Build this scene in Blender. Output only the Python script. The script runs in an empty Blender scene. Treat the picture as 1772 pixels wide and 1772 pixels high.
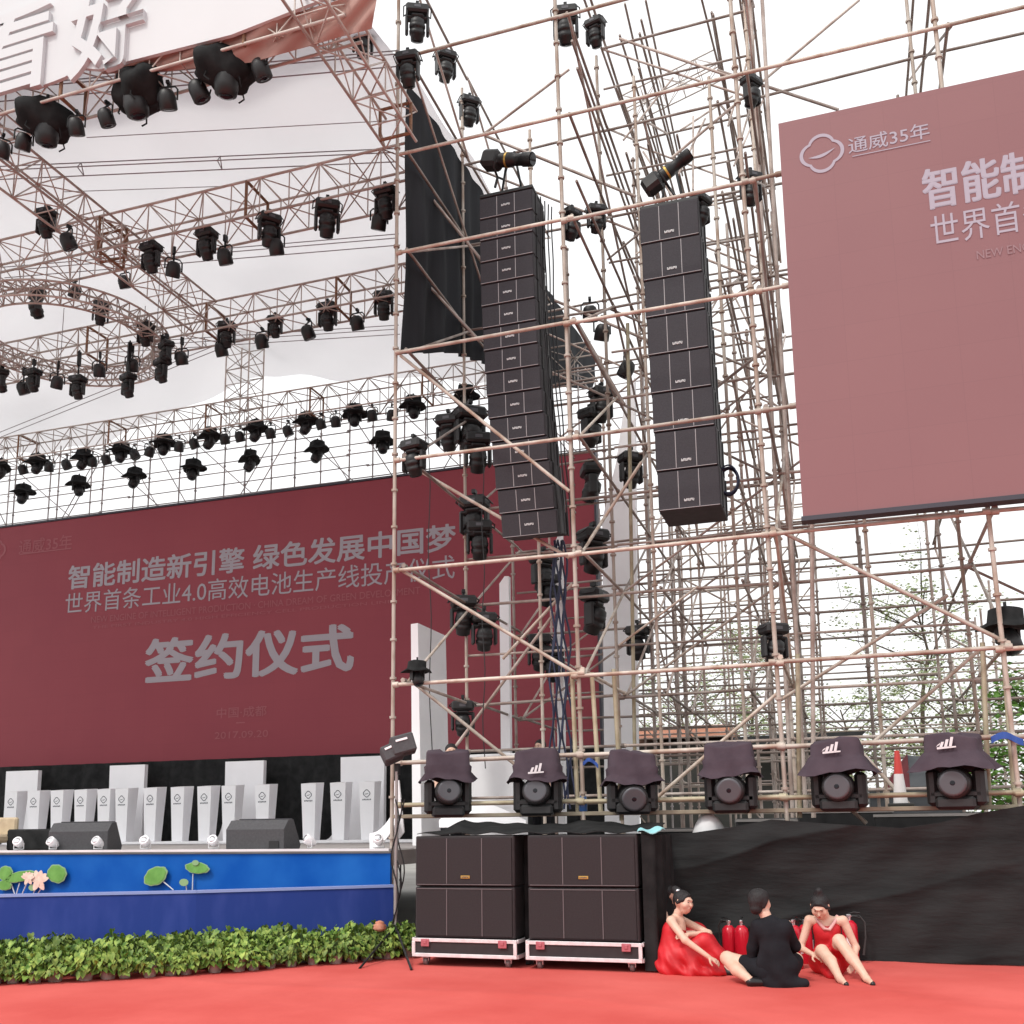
import bpy, math, random
import numpy as np
from mathutils import Vector, Matrix

random.seed(7)
RNG = np.random.default_rng(7)
SC = bpy.context.scene
COL = SC.collection
R = math.radians

# ------------------------------------------------------------------ camera
F_PX, PPX, PPY, IMG = 1751.0, 886.0, 1130.0, 1772.0
CAM_H = 1.55
XA = Vector((0.949177, 0.063674, 0.308234)); UP = Vector((-0.011818, 0.98594, -0.166678))


def _frame():
    hor, sl, v1x = 1430.0, -0.012, -4500.0
    v1 = Vector((v1x - PPX, -(hor + sl * (v1x - 886) - PPY), -F_PX))
    hp = Vector((0, -(hor - PPY), -F_PX))
    n = hp.cross(v1.normalized()).normalized()
    if n.y < 0:
        n = -n
    x = -v1.normalized()
    x = (x - n * x.dot(n)).normalized()
    y = n.cross(x)
    return Matrix((x, y, n))           # world = M @ camera


MW = _frame()
cam_d = bpy.data.cameras.new('camera')
cam_d.sensor_width = 36.0
cam_d.lens = 36.0 * F_PX / IMG
cam_d.shift_y = (PPY - IMG / 2) / IMG
cam_d.clip_start, cam_d.clip_end = 0.1, 3000.0
cam = bpy.data.objects.new('camera', cam_d)
COL.objects.link(cam)
cam.matrix_world = Matrix.Translation((0, 0, CAM_H)) @ MW.to_4x4()
SC.camera = cam
CAM = Vector((0, 0, CAM_H))

# ------------------------------------------------------------------ world, sun, exposure
SUN_EL, SUN_AZ = R(52), R(205)        # azimuth clockwise from +Y
w = bpy.data.worlds.new('World')
SC.world = w
w.use_nodes = True
wn, wl = w.node_tree.nodes, w.node_tree.links
wn.clear()
sky = wn.new('ShaderNodeTexSky')
sky.sky_type = 'NISHITA'
sky.sun_disc = False
sky.sun_elevation = SUN_EL
sky.sun_rotation = SUN_AZ
sky.air_density, sky.dust_density, sky.ozone_density = 1.2, 6.0, 1.0
hs = wn.new('ShaderNodeHueSaturation')
hs.inputs['Saturation'].default_value = 0.16
hs.inputs['Value'].default_value = 1.0
bg = wn.new('ShaderNodeBackground')
bg.inputs['Strength'].default_value = 0.15
wo = wn.new('ShaderNodeOutputWorld')
wl.new(sky.outputs[0], hs.inputs['Color'])
cl = wn.new('ShaderNodeTexNoise')          # thin even cloud cover
cl.inputs['Scale'].default_value = 1.6
cl.inputs['Detail'].default_value = 5
cr = wn.new('ShaderNodeValToRGB')
cr.color_ramp.elements[0].color = (0.90, 0.90, 0.91, 1)
cr.color_ramp.elements[1].color = (1, 1, 1, 1)
cm = wn.new('ShaderNodeVectorMath')
cm.operation = 'SCALE'
cm.inputs['Scale'].default_value = 6.6
mxw = wn.new('ShaderNodeMix')
mxw.data_type = 'RGBA'
mxw.inputs['Factor'].default_value = 0.8
wl.new(cl.outputs['Fac'], cr.inputs['Fac'])
wl.new(cr.outputs['Color'], cm.inputs[0])
wl.new(hs.outputs[0], mxw.inputs[6])
wl.new(cm.outputs[0], mxw.inputs[7])
wl.new(mxw.outputs[2], bg.inputs['Color'])
wl.new(bg.outputs[0], wo.inputs['Surface'])

sd = bpy.data.lights.new('sun', 'SUN')
sd.energy, sd.angle, sd.color = 1.1, R(10), (1.0, 0.96, 0.9)
so = bpy.data.objects.new('sun', sd)
COL.objects.link(so)
sdir = Vector((math.sin(SUN_AZ) * math.cos(SUN_EL), math.cos(SUN_AZ) * math.cos(SUN_EL), math.sin(SUN_EL)))
so.rotation_euler = sdir.to_track_quat('Z', 'Y').to_euler()
so.location = sdir * 60

SC.view_settings.view_transform = 'Standard'
SC.view_settings.look = 'None'
SC.view_settings.gamma = 1.0
SC.view_settings.use_curve_mapping = False
SC.view_settings.exposure = 0.55
SC.cycles.max_bounces = 6
SC.cycles.transparent_max_bounces = 8


# ------------------------------------------------------------------ measuring from the photograph: rays to real planes
def ray(px, py):
    return MW @ Vector(((px - PPX) / F_PX, -(py - PPY) / F_PX, -1.0))


def aY(px, py, y):
    r = ray(px, py)
    return CAM + r * (y / r.y)


def aZ(px, py, z):
    r = ray(px, py)
    return CAM + r * ((z - CAM_H) / r.z)


def aX(px, py, x):
    r = ray(px, py)
    return CAM + r * (x / r.x)


# ------------------------------------------------------------------ materials
MATS = {}


def mat(name, col, rough=0.6, metal=0.0, col2=None, scale=6.0, bump=0.0, bscale=40.0, detail=4.0, rnd=0.0, spec=0.5,
        trans=0.0, emit=None, stretch=(1, 1, 1), contrast=(0.35, 0.65)):
    m = bpy.data.materials.new(name)
    m.use_nodes = True
    n, l = m.node_tree.nodes, m.node_tree.links
    b = n['Principled BSDF']
    b.inputs['Base Color'].default_value = (*col, 1)
    b.inputs['Roughness'].default_value = rough
    b.inputs['Metallic'].default_value = metal
    b.inputs['Specular IOR Level'].default_value = spec
    if trans:
        b.inputs['Transmission Weight'].default_value = trans
    if emit:
        b.inputs['Emission Color'].default_value = (*emit[0], 1)
        b.inputs['Emission Strength'].default_value = emit[1]
    tc = n.new('ShaderNodeTexCoord')
    mp = n.new('ShaderNodeMapping')
    mp.inputs['Scale'].default_value = stretch
    l.new(tc.outputs['Object'], mp.inputs['Vector'])
    if col2:
        t = n.new('ShaderNodeTexNoise')
        t.inputs['Scale'].default_value = scale
        t.inputs['Detail'].default_value = detail
        l.new(mp.outputs[0], t.inputs['Vector'])
        r = n.new('ShaderNodeValToRGB')
        r.color_ramp.elements[0].position, r.color_ramp.elements[1].position = contrast
        r.color_ramp.elements[0].color = (*col, 1)
        r.color_ramp.elements[1].color = (*col2, 1)
        l.new(t.outputs['Fac'], r.inputs['Fac'])
        out = r.outputs['Color']
        if rnd:
            oi = n.new('ShaderNodeObjectInfo')
            mr = n.new('ShaderNodeMapRange')
            mr.inputs['To Min'].default_value, mr.inputs['To Max'].default_value = 1 - rnd, 1 + rnd
            l.new(oi.outputs['Random'], mr.inputs['Value'])
            mx = n.new('ShaderNodeVectorMath')
            mx.operation = 'SCALE'
            l.new(out, mx.inputs[0])
            l.new(mr.outputs[0], mx.inputs['Scale'])
            out = mx.outputs[0]
        l.new(out, b.inputs['Base Color'])
    if bump:
        t2 = n.new('ShaderNodeTexNoise')
        t2.inputs['Scale'].default_value = bscale
        t2.inputs['Detail'].default_value = 3
        l.new(mp.outputs[0], t2.inputs['Vector'])
        bp = n.new('ShaderNodeBump')
        bp.inputs['Strength'].default_value = bump
        bp.inputs['Distance'].default_value = 0.02
        l.new(t2.outputs['Fac'], bp.inputs['Height'])
        l.new(bp.outputs[0], b.inputs['Normal'])
    MATS[name] = m
    return m


def cloth_through(name, col, amount, col2=None, bump=0.25, bscale=0.8):
    """a cloth that lets some daylight through"""
    m = mat(name, col, 0.9, col2=col2 or tuple(c * 0.93 for c in col), scale=0.5, bump=bump, bscale=bscale, spec=0.1)
    n, l = m.node_tree.nodes, m.node_tree.links
    b = n['Principled BSDF']
    tr = n.new('ShaderNodeBsdfTranslucent')
    tr.inputs['Color'].default_value = (*col, 1)
    mx = n.new('ShaderNodeMixShader')
    mx.inputs[0].default_value = amount
    l.new(b.outputs[0], mx.inputs[1])
    l.new(tr.outputs[0], mx.inputs[2])
    l.new(mx.outputs[0], n['Material Output'].inputs['Surface'])
    return m


mat('carpet', (0.54, 0.086, 0.074), 0.95, col2=(0.65, 0.132, 0.115), scale=0.55, bump=0.5, bscale=3.2, spec=0.08, detail=8)
mat('concrete', (0.30, 0.29, 0.27), 0.9, col2=(0.24, 0.23, 0.21), scale=0.7, bump=0.2)
mat('tube_front', (0.53, 0.47, 0.41), 0.6, 0.15, col2=(0.30, 0.19, 0.13), scale=5, rnd=0.22, stretch=(1, 1, 0.5), contrast=(0.42, 0.75), detail=6)
mat('tube_olive', (0.46, 0.42, 0.30), 0.6, 0.2, col2=(0.30, 0.24, 0.15), scale=5, rnd=0.2, contrast=(0.4, 0.75))
mat('tube_rear', (0.47, 0.41, 0.37), 0.6, 0.1, col2=(0.27, 0.20, 0.17), scale=3, rnd=0.35)
mat('tube_tan', (0.58, 0.52, 0.45), 0.6, 0.1, col2=(0.37, 0.29, 0.23), scale=3, rnd=0.3)
mat('tube_back', (0.46, 0.43, 0.43), 0.6, 0.1, col2=(0.33, 0.30, 0.29), scale=3, rnd=0.25)
mat('truss_metal', (0.54, 0.49, 0.45), 0.55, 0.1, col2=(0.42, 0.34, 0.30), scale=4, rnd=0.15)
mat('clamp', (0.20, 0.11, 0.07), 0.7, 0.2, col2=(0.30, 0.16, 0.09), scale=20)
mat('black_plastic', (0.011, 0.011, 0.012), 0.5, col2=(0.019, 0.019, 0.02), scale=8)
mat('black_metal', (0.014, 0.014, 0.015), 0.45, 0.2)
mat('lens', (0.010, 0.011, 0.015), 0.05, 0.0, spec=0.3)
mat('lens_rim', (0.10, 0.10, 0.11), 0.4, 0.4)
mat('chrome', (0.7, 0.7, 0.72), 0.25, 0.9)
mat('black_cloth', (0.014, 0.0145, 0.015), 0.85, col2=(0.026, 0.0265, 0.027), scale=5, bump=0.3, bscale=12, spec=0.12)
mat('fence_cloth', (0.013, 0.0135, 0.014), 0.8, col2=(0.024, 0.0245, 0.025), scale=2.5, bump=1.0, bscale=5, spec=0.2, stretch=(.45, 1, 1.7), detail=6)
mat('dark_drape', (0.020, 0.021, 0.024), 0.92, col2=(0.034, 0.036, 0.041), scale=2.0, bump=0.3, bscale=5, spec=0.15, stretch=(1, 1, 0.15))
mat('grille', (0.040, 0.038, 0.044), 0.75, col2=(0.05, 0.048, 0.055), scale=60, bump=0.2, bscale=300, spec=0.3)
mat('sub_grille', (0.029, 0.025, 0.027), 0.8, col2=(0.035, 0.030, 0.032), scale=60, bump=0.2, bscale=300, spec=0.3)
mat('cabinet', (0.030, 0.029, 0.033), 0.65, col2=(0.042, 0.040, 0.046), scale=10, bump=0.1, bscale=200)
mat('sub_cabinet', (0.022, 0.018, 0.020), 0.7, col2=(0.03, 0.025, 0.027), scale=10, bump=0.1, bscale=200)
mat('seam', (0.38, 0.37, 0.38), 0.6)
mat('seam_dull', (0.13, 0.115, 0.12), 0.6)
mat('badge_white', (0.80, 0.83, 0.83), 0.4)
mat('badge_gold', (0.55, 0.36, 0.09), 0.35, 0.6)
mat('aluminium', (0.84, 0.81, 0.82), 0.42, 0.2, col2=(0.70, 0.66, 0.67), scale=12)
mat('red_badge', (0.50, 0.16, 0.19), 0.4, 0.4)
mat('caster', (0.22, 0.20, 0.20), 0.5, 0.3)
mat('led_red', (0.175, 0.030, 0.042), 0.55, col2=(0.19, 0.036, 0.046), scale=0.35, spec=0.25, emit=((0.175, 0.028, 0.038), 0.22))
mat('led_red_glare', (0.185, 0.087, 0.090), 0.5, col2=(0.195, 0.093, 0.094), scale=0.5, spec=0.3, emit=((0.17, 0.075, 0.082), 0.35))  # screen red with sky glare mixed into colour and emission
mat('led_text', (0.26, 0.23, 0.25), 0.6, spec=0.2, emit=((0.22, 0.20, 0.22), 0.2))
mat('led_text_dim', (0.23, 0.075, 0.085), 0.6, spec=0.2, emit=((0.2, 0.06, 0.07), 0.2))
mat('led_text_glare', (0.29, 0.25, 0.29), 0.6, spec=0.2, emit=((0.36, 0.32, 0.37), 0.3))  # lettering colours of that screen, lifted by the same painted glare
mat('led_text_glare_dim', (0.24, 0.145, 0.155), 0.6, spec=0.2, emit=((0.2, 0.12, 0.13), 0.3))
mat('led_frame', (0.045, 0.045, 0.06), 0.6)
mat('white_paint', (0.90, 0.90, 0.92), 0.5, col2=(0.87, 0.87, 0.89), scale=3)
mat('white_fascia', (0.62, 0.62, 0.635), 0.6, col2=(0.59, 0.59, 0.605), scale=0.6)
mat('off_white', (0.78, 0.78, 0.79), 0.6, col2=(0.70, 0.70, 0.71), scale=2)
mat('ink', (0.10, 0.11, 0.13), 0.6)
mat('deck', (0.36, 0.34, 0.33), 0.8, col2=(0.28, 0.26, 0.25), scale=2, bump=0.1)
mat('blue_upper', (0.004, 0.085, 0.40), 0.6, col2=(0.016, 0.14, 0.50), scale=1.6, detail=8, contrast=(0.35, 0.75), spec=0.08)
mat('blue_lower', (0.026, 0.054, 0.26), 0.6, col2=(0.055, 0.085, 0.34), scale=2.2, detail=9, contrast=(0.45, 0.8), spec=0.12, stretch=(1.6, 1.6, .5))
mat('blue_rim', (0.27, 0.34, 0.64), 0.5)
mat('lotus_leaf', (0.10, 0.30, 0.05), 0.6, col2=(0.16, 0.42, 0.09), scale=6)
mat('lotus_edge', (0.24, 0.42, 0.20), 0.6)
mat('lotus_petal', (0.70, 0.55, 0.46), 0.6, col2=(0.76, 0.70, 0.58), scale=9)
mat('lotus_petal_pink', (0.72, 0.50, 0.42), 0.6, col2=(0.78, 0.66, 0.54), scale=12)
mat('lotus_stem', (0.55, 0.65, 0.70), 0.6)
mat('monitor_box', (0.065, 0.065, 0.070), 0.8, col2=(0.08, 0.08, 0.085), scale=30, bump=0.2, bscale=120)
mat('clear_plastic', (0.82, 0.82, 0.84), 0.3, spec=0.6)
mat('beige', (0.55, 0.45, 0.30), 0.8, col2=(0.46, 0.36, 0.24), scale=8)
mat('leaf', (0.070, 0.150, 0.020), 0.5, col2=(0.30, 0.38, 0.08), scale=16, rnd=0.35, contrast=(0.38, 0.66), spec=0.3)
mat('leaf_stem', (0.10, 0.16, 0.05), 0.6)
mat('pot', (0.46, 0.41, 0.37), 0.6, col2=(0.26, 0.21, 0.17), scale=9)
mat('terracotta', (0.50, 0.16, 0.09), 0.7, col2=(0.6, 0.3, 0.2), scale=20)
mat('plum_cloth', (0.060, 0.044, 0.056), 0.9, col2=(0.078, 0.058, 0.072), scale=4, bump=0.4, bscale=9, spec=0.15)
mat('emblem', (0.72, 0.70, 0.72), 0.6)
mat('skin', (0.66, 0.42, 0.31), 0.5, col2=(0.72, 0.48, 0.37), scale=9)
mat('hair', (0.012, 0.010, 0.011), 0.65, bump=0.5, bscale=90, stretch=(1, 1, .2))
mat('red_dress', (0.62, 0.016, 0.026), 0.55, col2=(0.48, 0.01, 0.016), scale=6, bump=0.2, bscale=14)
mat('pink_trim', (0.75, 0.42, 0.40), 0.5)
mat('black_shirt', (0.014, 0.014, 0.017), 0.9, col2=(0.02, 0.02, 0.024), scale=5, bump=0.25, bscale=12, spec=0.1)
mat('black_shoe', (0.012, 0.011, 0.012), 0.3)
mat('extinguisher', (0.55, 0.012, 0.03), 0.22)
mat('rubber', (0.03, 0.03, 0.03), 0.6)
mat('paper_label', (0.78, 0.72, 0.72), 0.6)
mat('blue_cloth', (0.03, 0.09, 0.35), 0.7)
mat('blue_cable', (0.016, 0.022, 0.06), 0.5)
mat('black_cable', (0.015, 0.014, 0.016), 0.5)
mat('cyan_cloth', (0.30, 0.62, 0.66), 0.7)
mat('bottle_blue', (0.06, 0.16, 0.42), 0.15, trans=0.3)
mat('tan_cloth', (0.46, 0.29, 0.25), 0.85, col2=(0.36, 0.21, 0.18), scale=1.2, bump=0.5, bscale=2.2, spec=0.15)
cloth_through('canopy_cloth', (0.815, 0.81, 0.82), 0.76, bump=.9, bscale=.55)
mat('wire', (0.30, 0.27, 0.28), 0.6, 0.2)
mat('tent_grey', (0.07, 0.08, 0.09), 0.6, col2=(0.10, 0.11, 0.12), scale=2)
mat('tent_red', (0.22, 0.03, 0.04), 0.6, col2=(0.16, 0.025, 0.03), scale=2)
mat('cone_red', (0.62, 0.06, 0.05), 0.5)
mat('cone_white', (0.78, 0.76, 0.76), 0.5)
mat('roof_tile', (0.42, 0.17, 0.09), 0.8, col2=(0.30, 0.12, 0.07), scale=4)
mat('shed_wall', (0.05, 0.055, 0.05), 0.8, col2=(0.08, 0.08, 0.07), scale=2)
mat('tree_leaf', (0.085, 0.17, 0.045), 0.6, col2=(0.16, 0.26, 0.08), scale=0.8)
mat('tree_leaf_pale', (0.27, 0.34, 0.16), 0.6, col2=(0.38, 0.45, 0.24), scale=0.8)
mat('tree_leaf_bright', (0.10, 0.26, 0.03), 0.6, col2=(0.17, 0.36, 0.06), scale=0.9)
mat('bark', (0.12, 0.09, 0.065), 0.9, col2=(0.08, 0.06, 0.045), scale=5)
mat('plank', (0.34, 0.30, 0.22), 0.85, col2=(0.24, 0.20, 0.15), scale=3)
mat('steel_plain', (0.35, 0.33, 0.32), 0.5, 0.4)


def led_modules(name, sx, sz):
    m = MATS[name]
    n, l = m.node_tree.nodes, m.node_tree.links
    b = n['Principled BSDF']
    src = b.inputs['Base Color'].links[0].from_socket
    tc = n.new('ShaderNodeTexCoord')
    sp = n.new('ShaderNodeSeparateXYZ')
    cb = n.new('ShaderNodeCombineXYZ')
    l.new(tc.outputs['Object'], sp.inputs[0])
    l.new(sp.outputs['X'], cb.inputs['X'])
    l.new(sp.outputs['Z'], cb.inputs['Y'])
    br = n.new('ShaderNodeTexBrick')
    br.offset = 0.0
    br.inputs['Scale'].default_value = 1.0
    br.inputs['Brick Width'].default_value = sx
    br.inputs['Row Height'].default_value = sz
    br.inputs['Mortar Size'].default_value = 0.004
    br.inputs['Color1'].default_value = (1, 1, 1, 1)
    br.inputs['Color2'].default_value = (.972, .97, .975, 1)
    br.inputs['Mortar'].default_value = (.90, .90, .90, 1)
    l.new(cb.outputs[0], br.inputs['Vector'])
    mx = n.new('ShaderNodeMix')
    mx.data_type, mx.blend_type = 'RGBA', 'MULTIPLY'
    mx.inputs['Factor'].default_value = 1.0
    l.new(src, mx.inputs[6])
    l.new(br.outputs['Color'], mx.inputs[7])
    l.new(mx.outputs[2], b.inputs['Base Color'])


led_modules('led_red', .64, .48)
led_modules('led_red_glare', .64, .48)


# ------------------------------------------------------------------ mesh building
class MB:
    def __init__(s):
        s.v, s.f, s.sm = [], [], []

    def add(s, vs, fs, smooth=False):
        o = len(s.v)
        s.v.extend([tuple(p) for p in vs])
        for f in fs:
            s.f.append(tuple(i + o for i in f))
            s.sm.append(smooth)
        return s

    def box(s, c, size, rot=None, bev=0.0):
        sx, sy, sz = size[0] / 2, size[1] / 2, size[2] / 2
        if bev > 0:
            b = min(bev, sx * .9, sy * .9, sz * .9)
            pts, fs = [], []
            # chamfered box: 24 corner vertices
            idx = {}
            for i in (-1, 1):
                for j in (-1, 1):
                    for k in (-1, 1):
                        for a in range(3):
                            p = [i * sx, j * sy, k * sz]
                            for q in range(3):
                                if q != a:
                                    p[q] -= (i, j, k)[q] * b
                            idx[(i, j, k, a)] = len(pts)
                            pts.append(Vector(p))
            for a in range(3):
                u, v = (a + 1) % 3, (a + 2) % 3
                for sg in (-1, 1):
                    q = []
                    for (du, dv) in ((-1, -1), (1, -1), (1, 1), (-1, 1)):
                        key = [0, 0, 0]
                        key[a], key[u], key[v] = sg, du, dv
                        q.append(idx[(*key, a)])
                    fs.append(q if sg > 0 else q[::-1])
            for a in range(3):
                u, v = (a + 1) % 3, (a + 2) % 3
                for du in (-1, 1):
                    for dv in (-1, 1):
                        k0, k1 = [0, 0, 0], [0, 0, 0]
                        k0[a], k0[u], k0[v] = -1, du, dv
                        k1[a], k1[u], k1[v] = 1, du, dv
                        q = [idx[(*k0, u)], idx[(*k1, u)], idx[(*k1, v)], idx[(*k0, v)]]
                        fs.append(q if du * dv < 0 else q[::-1])
            for i in (-1, 1):
                for j in (-1, 1):
                    for k in (-1, 1):
                        q = [idx[(i, j, k, 0)], idx[(i, j, k, 1)], idx[(i, j, k, 2)]]
                        fs.append(q if i * j * k > 0 else q[::-1])
        else:
            pts = [Vector((i * sx, j * sy, k * sz)) for i in (-1, 1) for j in (-1, 1) for k in (-1, 1)]
            fs = [(0, 1, 3, 2), (4, 6, 7, 5), (0, 4, 5, 1), (2, 3, 7, 6), (0, 2, 6, 4), (1, 5, 7, 3)]
        if rot is not None:
            pts = [rot @ p for p in pts]
        c = Vector(c)
        return s.add([p + c for p in pts], fs)

    def tube(s, a, b, r, r2=None, n=8, cap=True):
        a, b = Vector(a), Vector(b)
        d = (b - a)
        if d.length < 1e-6:
            return s
        d.normalize()
        u = d.orthogonal().normalized()
        v = d.cross(u)
        r2 = r if r2 is None else r2
        vs = []
        for p, q in ((a, r), (b, r2)):
            for i in range(n):
                t = 2 * math.pi * i / n
                vs.append(p + (u * math.cos(t) + v * math.sin(t)) * q)
        fs = [(i, (i + 1) % n, n + (i + 1) % n, n + i) for i in range(n)]
        s.add(vs, fs, True)
        if cap:
            s.add(vs[:n], [tuple(range(n))[::-1]])
            s.add(vs[n:], [tuple(range(n))])
        return s

    def path(s, pts, r, n=6):
        pts = [Vector(p) for p in pts]
        vs, m = [], len(pts)
        pu = None
        for i, p in enumerate(pts):
            d = (pts[min(i + 1, m - 1)] - pts[max(i - 1, 0)]).normalized()
            u = d.orthogonal().normalized() if pu is None else (pu - d * pu.dot(d)).normalized()
            pu = u
            v = d.cross(u)
            rr = r[i] if isinstance(r, (list, tuple)) else r
            for k in range(n):
                t = 2 * math.pi * k / n
                vs.append(p + (u * math.cos(t) + v * math.sin(t)) * rr)
        fs = [(i * n + k, i * n + (k + 1) % n, (i + 1) * n + (k + 1) % n, (i + 1) * n + k) for i in range(m - 1) for k in range(n)]
        s.add(vs, fs, True)
        s.add(vs[:n], [tuple(range(n))[::-1]])
        s.add(vs[-n:], [tuple(range(n))])
        return s

    def lathe(s, prof, n=16, c=(0, 0, 0), rot=None, sq=1.0):
        """prof: [(radius, z)] from bottom to top"""
        c = Vector(c)
        vs = []
        for r, z in prof:
            for i in range(n):
                t = 2 * math.pi * i / n
                p = Vector((r * math.cos(t), r * math.sin(t) * sq, z))
                vs.append((rot @ p if rot is not None else p) + c)
        m = len(prof)
        fs = [(j * n + i, j * n + (i + 1) % n, (j + 1) * n + (i + 1) % n, (j + 1) * n + i) for j in range(m - 1) for i in range(n)]
        s.add(vs, fs, True)
        s.add(vs[:n], [tuple(range(n))[::-1]])
        s.add(vs[-n:], [tuple(range(n))])
        return s

    def prism(s, poly, d):
        """poly: list of 3D points of a flat outline, d: extrusion vector"""
        d = Vector(d)
        n = len(poly)
        p = [Vector(q) for q in poly]
        vs = p + [q + d for q in p]
        fs = [tuple(range(n)), tuple(range(2 * n - 1, n - 1, -1))]
        fs += [(i, n + i, n + (i + 1) % n, (i + 1) % n) for i in range(n)]
        return s.add(vs, fs)

    def sheet(s, grid, th, smooth=True):
        """grid[j][i] of points: a closed sheet of thickness th"""
        H, W = len(grid), len(grid[0])
        g = np.array([[tuple(p) for p in row] for row in grid], float)
        du = np.gradient(g, axis=1)
        dv = np.gradient(g, axis=0)
        nn = np.cross(du, dv)
        nn /= np.linalg.norm(nn, axis=2, keepdims=True) + 1e-9
        a, b = g + nn * th / 2, g - nn * th / 2
        vs = [tuple(p) for p in a.reshape(-1, 3)] + [tuple(p) for p in b.reshape(-1, 3)]
        o = H * W
        fs = []
        for j in range(H - 1):
            for i in range(W - 1):
                q = (j * W + i, j * W + i + 1, (j + 1) * W + i + 1, (j + 1) * W + i)
                fs.append(q)
                fs.append(tuple(k + o for k in q[::-1]))
        s.add(vs, fs, smooth)
        edge = [j * W for j in range(H)] + [(H - 1) * W + i for i in range(1, W)] + [j * W + W - 1 for j in range(H - 2, -1, -1)] + [i for i in range(W - 2, 0, -1)]
        m = len(edge)
        s.add(vs, [(edge[k], edge[(k + 1) % m], edge[(k + 1) % m] + o, edge[k] + o) for k in range(m)])
        return s

    def mesh(s, name):
        me = bpy.data.meshes.new(name)
        me.from_pydata(s.v, [], s.f)
        me.polygons.foreach_set('use_smooth', s.sm)
        me.update()
        return me


def obj(name, mb, m, parent=None, loc=(0, 0, 0)):
    me = mb.mesh(name) if isinstance(mb, MB) else mb
    if not me.materials:
        me.materials.append(MATS[m])
    o = bpy.data.objects.new(name, me)
    COL.objects.link(o)
    o.location = loc
    if parent:
        o.parent = parent
    return o


def tag(o, label=None, cat=None, group=None, kind=None):
    for k, v in (('label', label), ('category', cat), ('group', group), ('kind', kind)):
        if v:
            o[k] = v
    return o


def thing(name, label, cat, loc=(0, 0, 0), rz=0.0, group=None, kind=None):
    o = bpy.data.objects.new(name, None)
    COL.objects.link(o)
    o.location = loc
    o.rotation_euler = (0, 0, rz)
    o.empty_display_size = 0.1
    return tag(o, label, cat, group, kind)


def kids(o):
    return [c for c in bpy.data.objects if c.parent == o]


KIDS = {}


def dup(root, loc, rz=0.0, label=None, scale=None, rot=None):
    if root.name not in KIDS:
        KIDS[root.name] = [(c, kids(c)) for c in kids(root)]
    r = root.copy()
    COL.objects.link(r)
    r.location = loc
    r.rotation_euler = rot or (0, 0, rz)
    if scale:
        r.scale = (scale, scale, scale)
    if label:
        r['label'] = label
    for c, gs in KIDS[root.name]:
        d = c.copy()
        COL.objects.link(d)
        d.parent = r
        for g in gs:
            e = g.copy()
            COL.objects.link(e)
            e.parent = d
    return r


class Proto:
    """first use moves the original, later uses copy it"""
    def __init__(s, root):
        s.root, s.used = root, False
        KIDS[root.name] = [(c, kids(c)) for c in kids(root)]

    def put(s, loc, rz=0.0, label=None, scale=None, rot=None):
        if not s.used:
            s.used = True
            s.base_done = (loc, rz, label, scale, rot)
            r = s.root
            r.location = loc
            r.rotation_euler = rot or (0, 0, rz)
            if scale:
                r.scale = (scale,) * 3
            if label:
                r['label'] = label
            return r
        r = dup(s.root, loc, rz, label, scale, rot)
        if not scale:
            r.scale = (1, 1, 1)
        return r


ORD = ('first second third fourth fifth sixth seventh eighth ninth tenth eleventh twelfth thirteenth fourteenth fifteenth sixteenth '
       'seventeenth eighteenth nineteenth twentieth').split()


def text_mb(s, bold=0.0, depth=0.0):
    c = bpy.data.curves.new('lettering', 'FONT')
    c.body = s
    c.offset = bold
    c.extrude = depth
    c.resolution_u = 3
    o = bpy.data.objects.new('lettering', c)
    COL.objects.link(o)
    dg = bpy.context.evaluated_depsgraph_get()
    me = bpy.data.meshes.new_from_object(o.evaluated_get(dg))
    v = [tuple(q.co) for q in me.vertices]
    f = [tuple(p.vertices) for p in me.polygons]
    bpy.data.objects.remove(o)
    bpy.data.curves.remove(c)
    bpy.data.meshes.remove(me)
    return v, f


def text_fit(mb, s, x0, x1, z0, z1, y, bold=0.0, depth=0.0, shear=0.0):
    """lettering standing in the XZ plane at y, filling the box"""
    v, f = text_mb(s, bold if depth else 0.0, depth)
    a = np.array(v)
    lo, hi = a.min(0), a.max(0)
    kx, kz = (x1 - x0) / (hi[0] - lo[0]), (z1 - z0) / (hi[1] - lo[1])
    d = hi[2] - lo[2]
    out = [(x0 + (p[0] - lo[0]) * kx, y - (p[2] - lo[2] if d > 0 else 0), z0 + (p[1] - lo[1]) * kz) for p in a]
    mb.add(out, f)
    if bold and not depth:
        h = (z1 - z0)
        for q, (dx, dz) in enumerate(((1, .6), (-1, -.6), (1, -.6), (-1, .6), (0, 0.9), (0, -.9))):
            mb.add([(p[0] + dx * bold * h, p[1] + .0011 * (q + 1), p[2] + dz * bold * h) for p in out], f)


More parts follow.
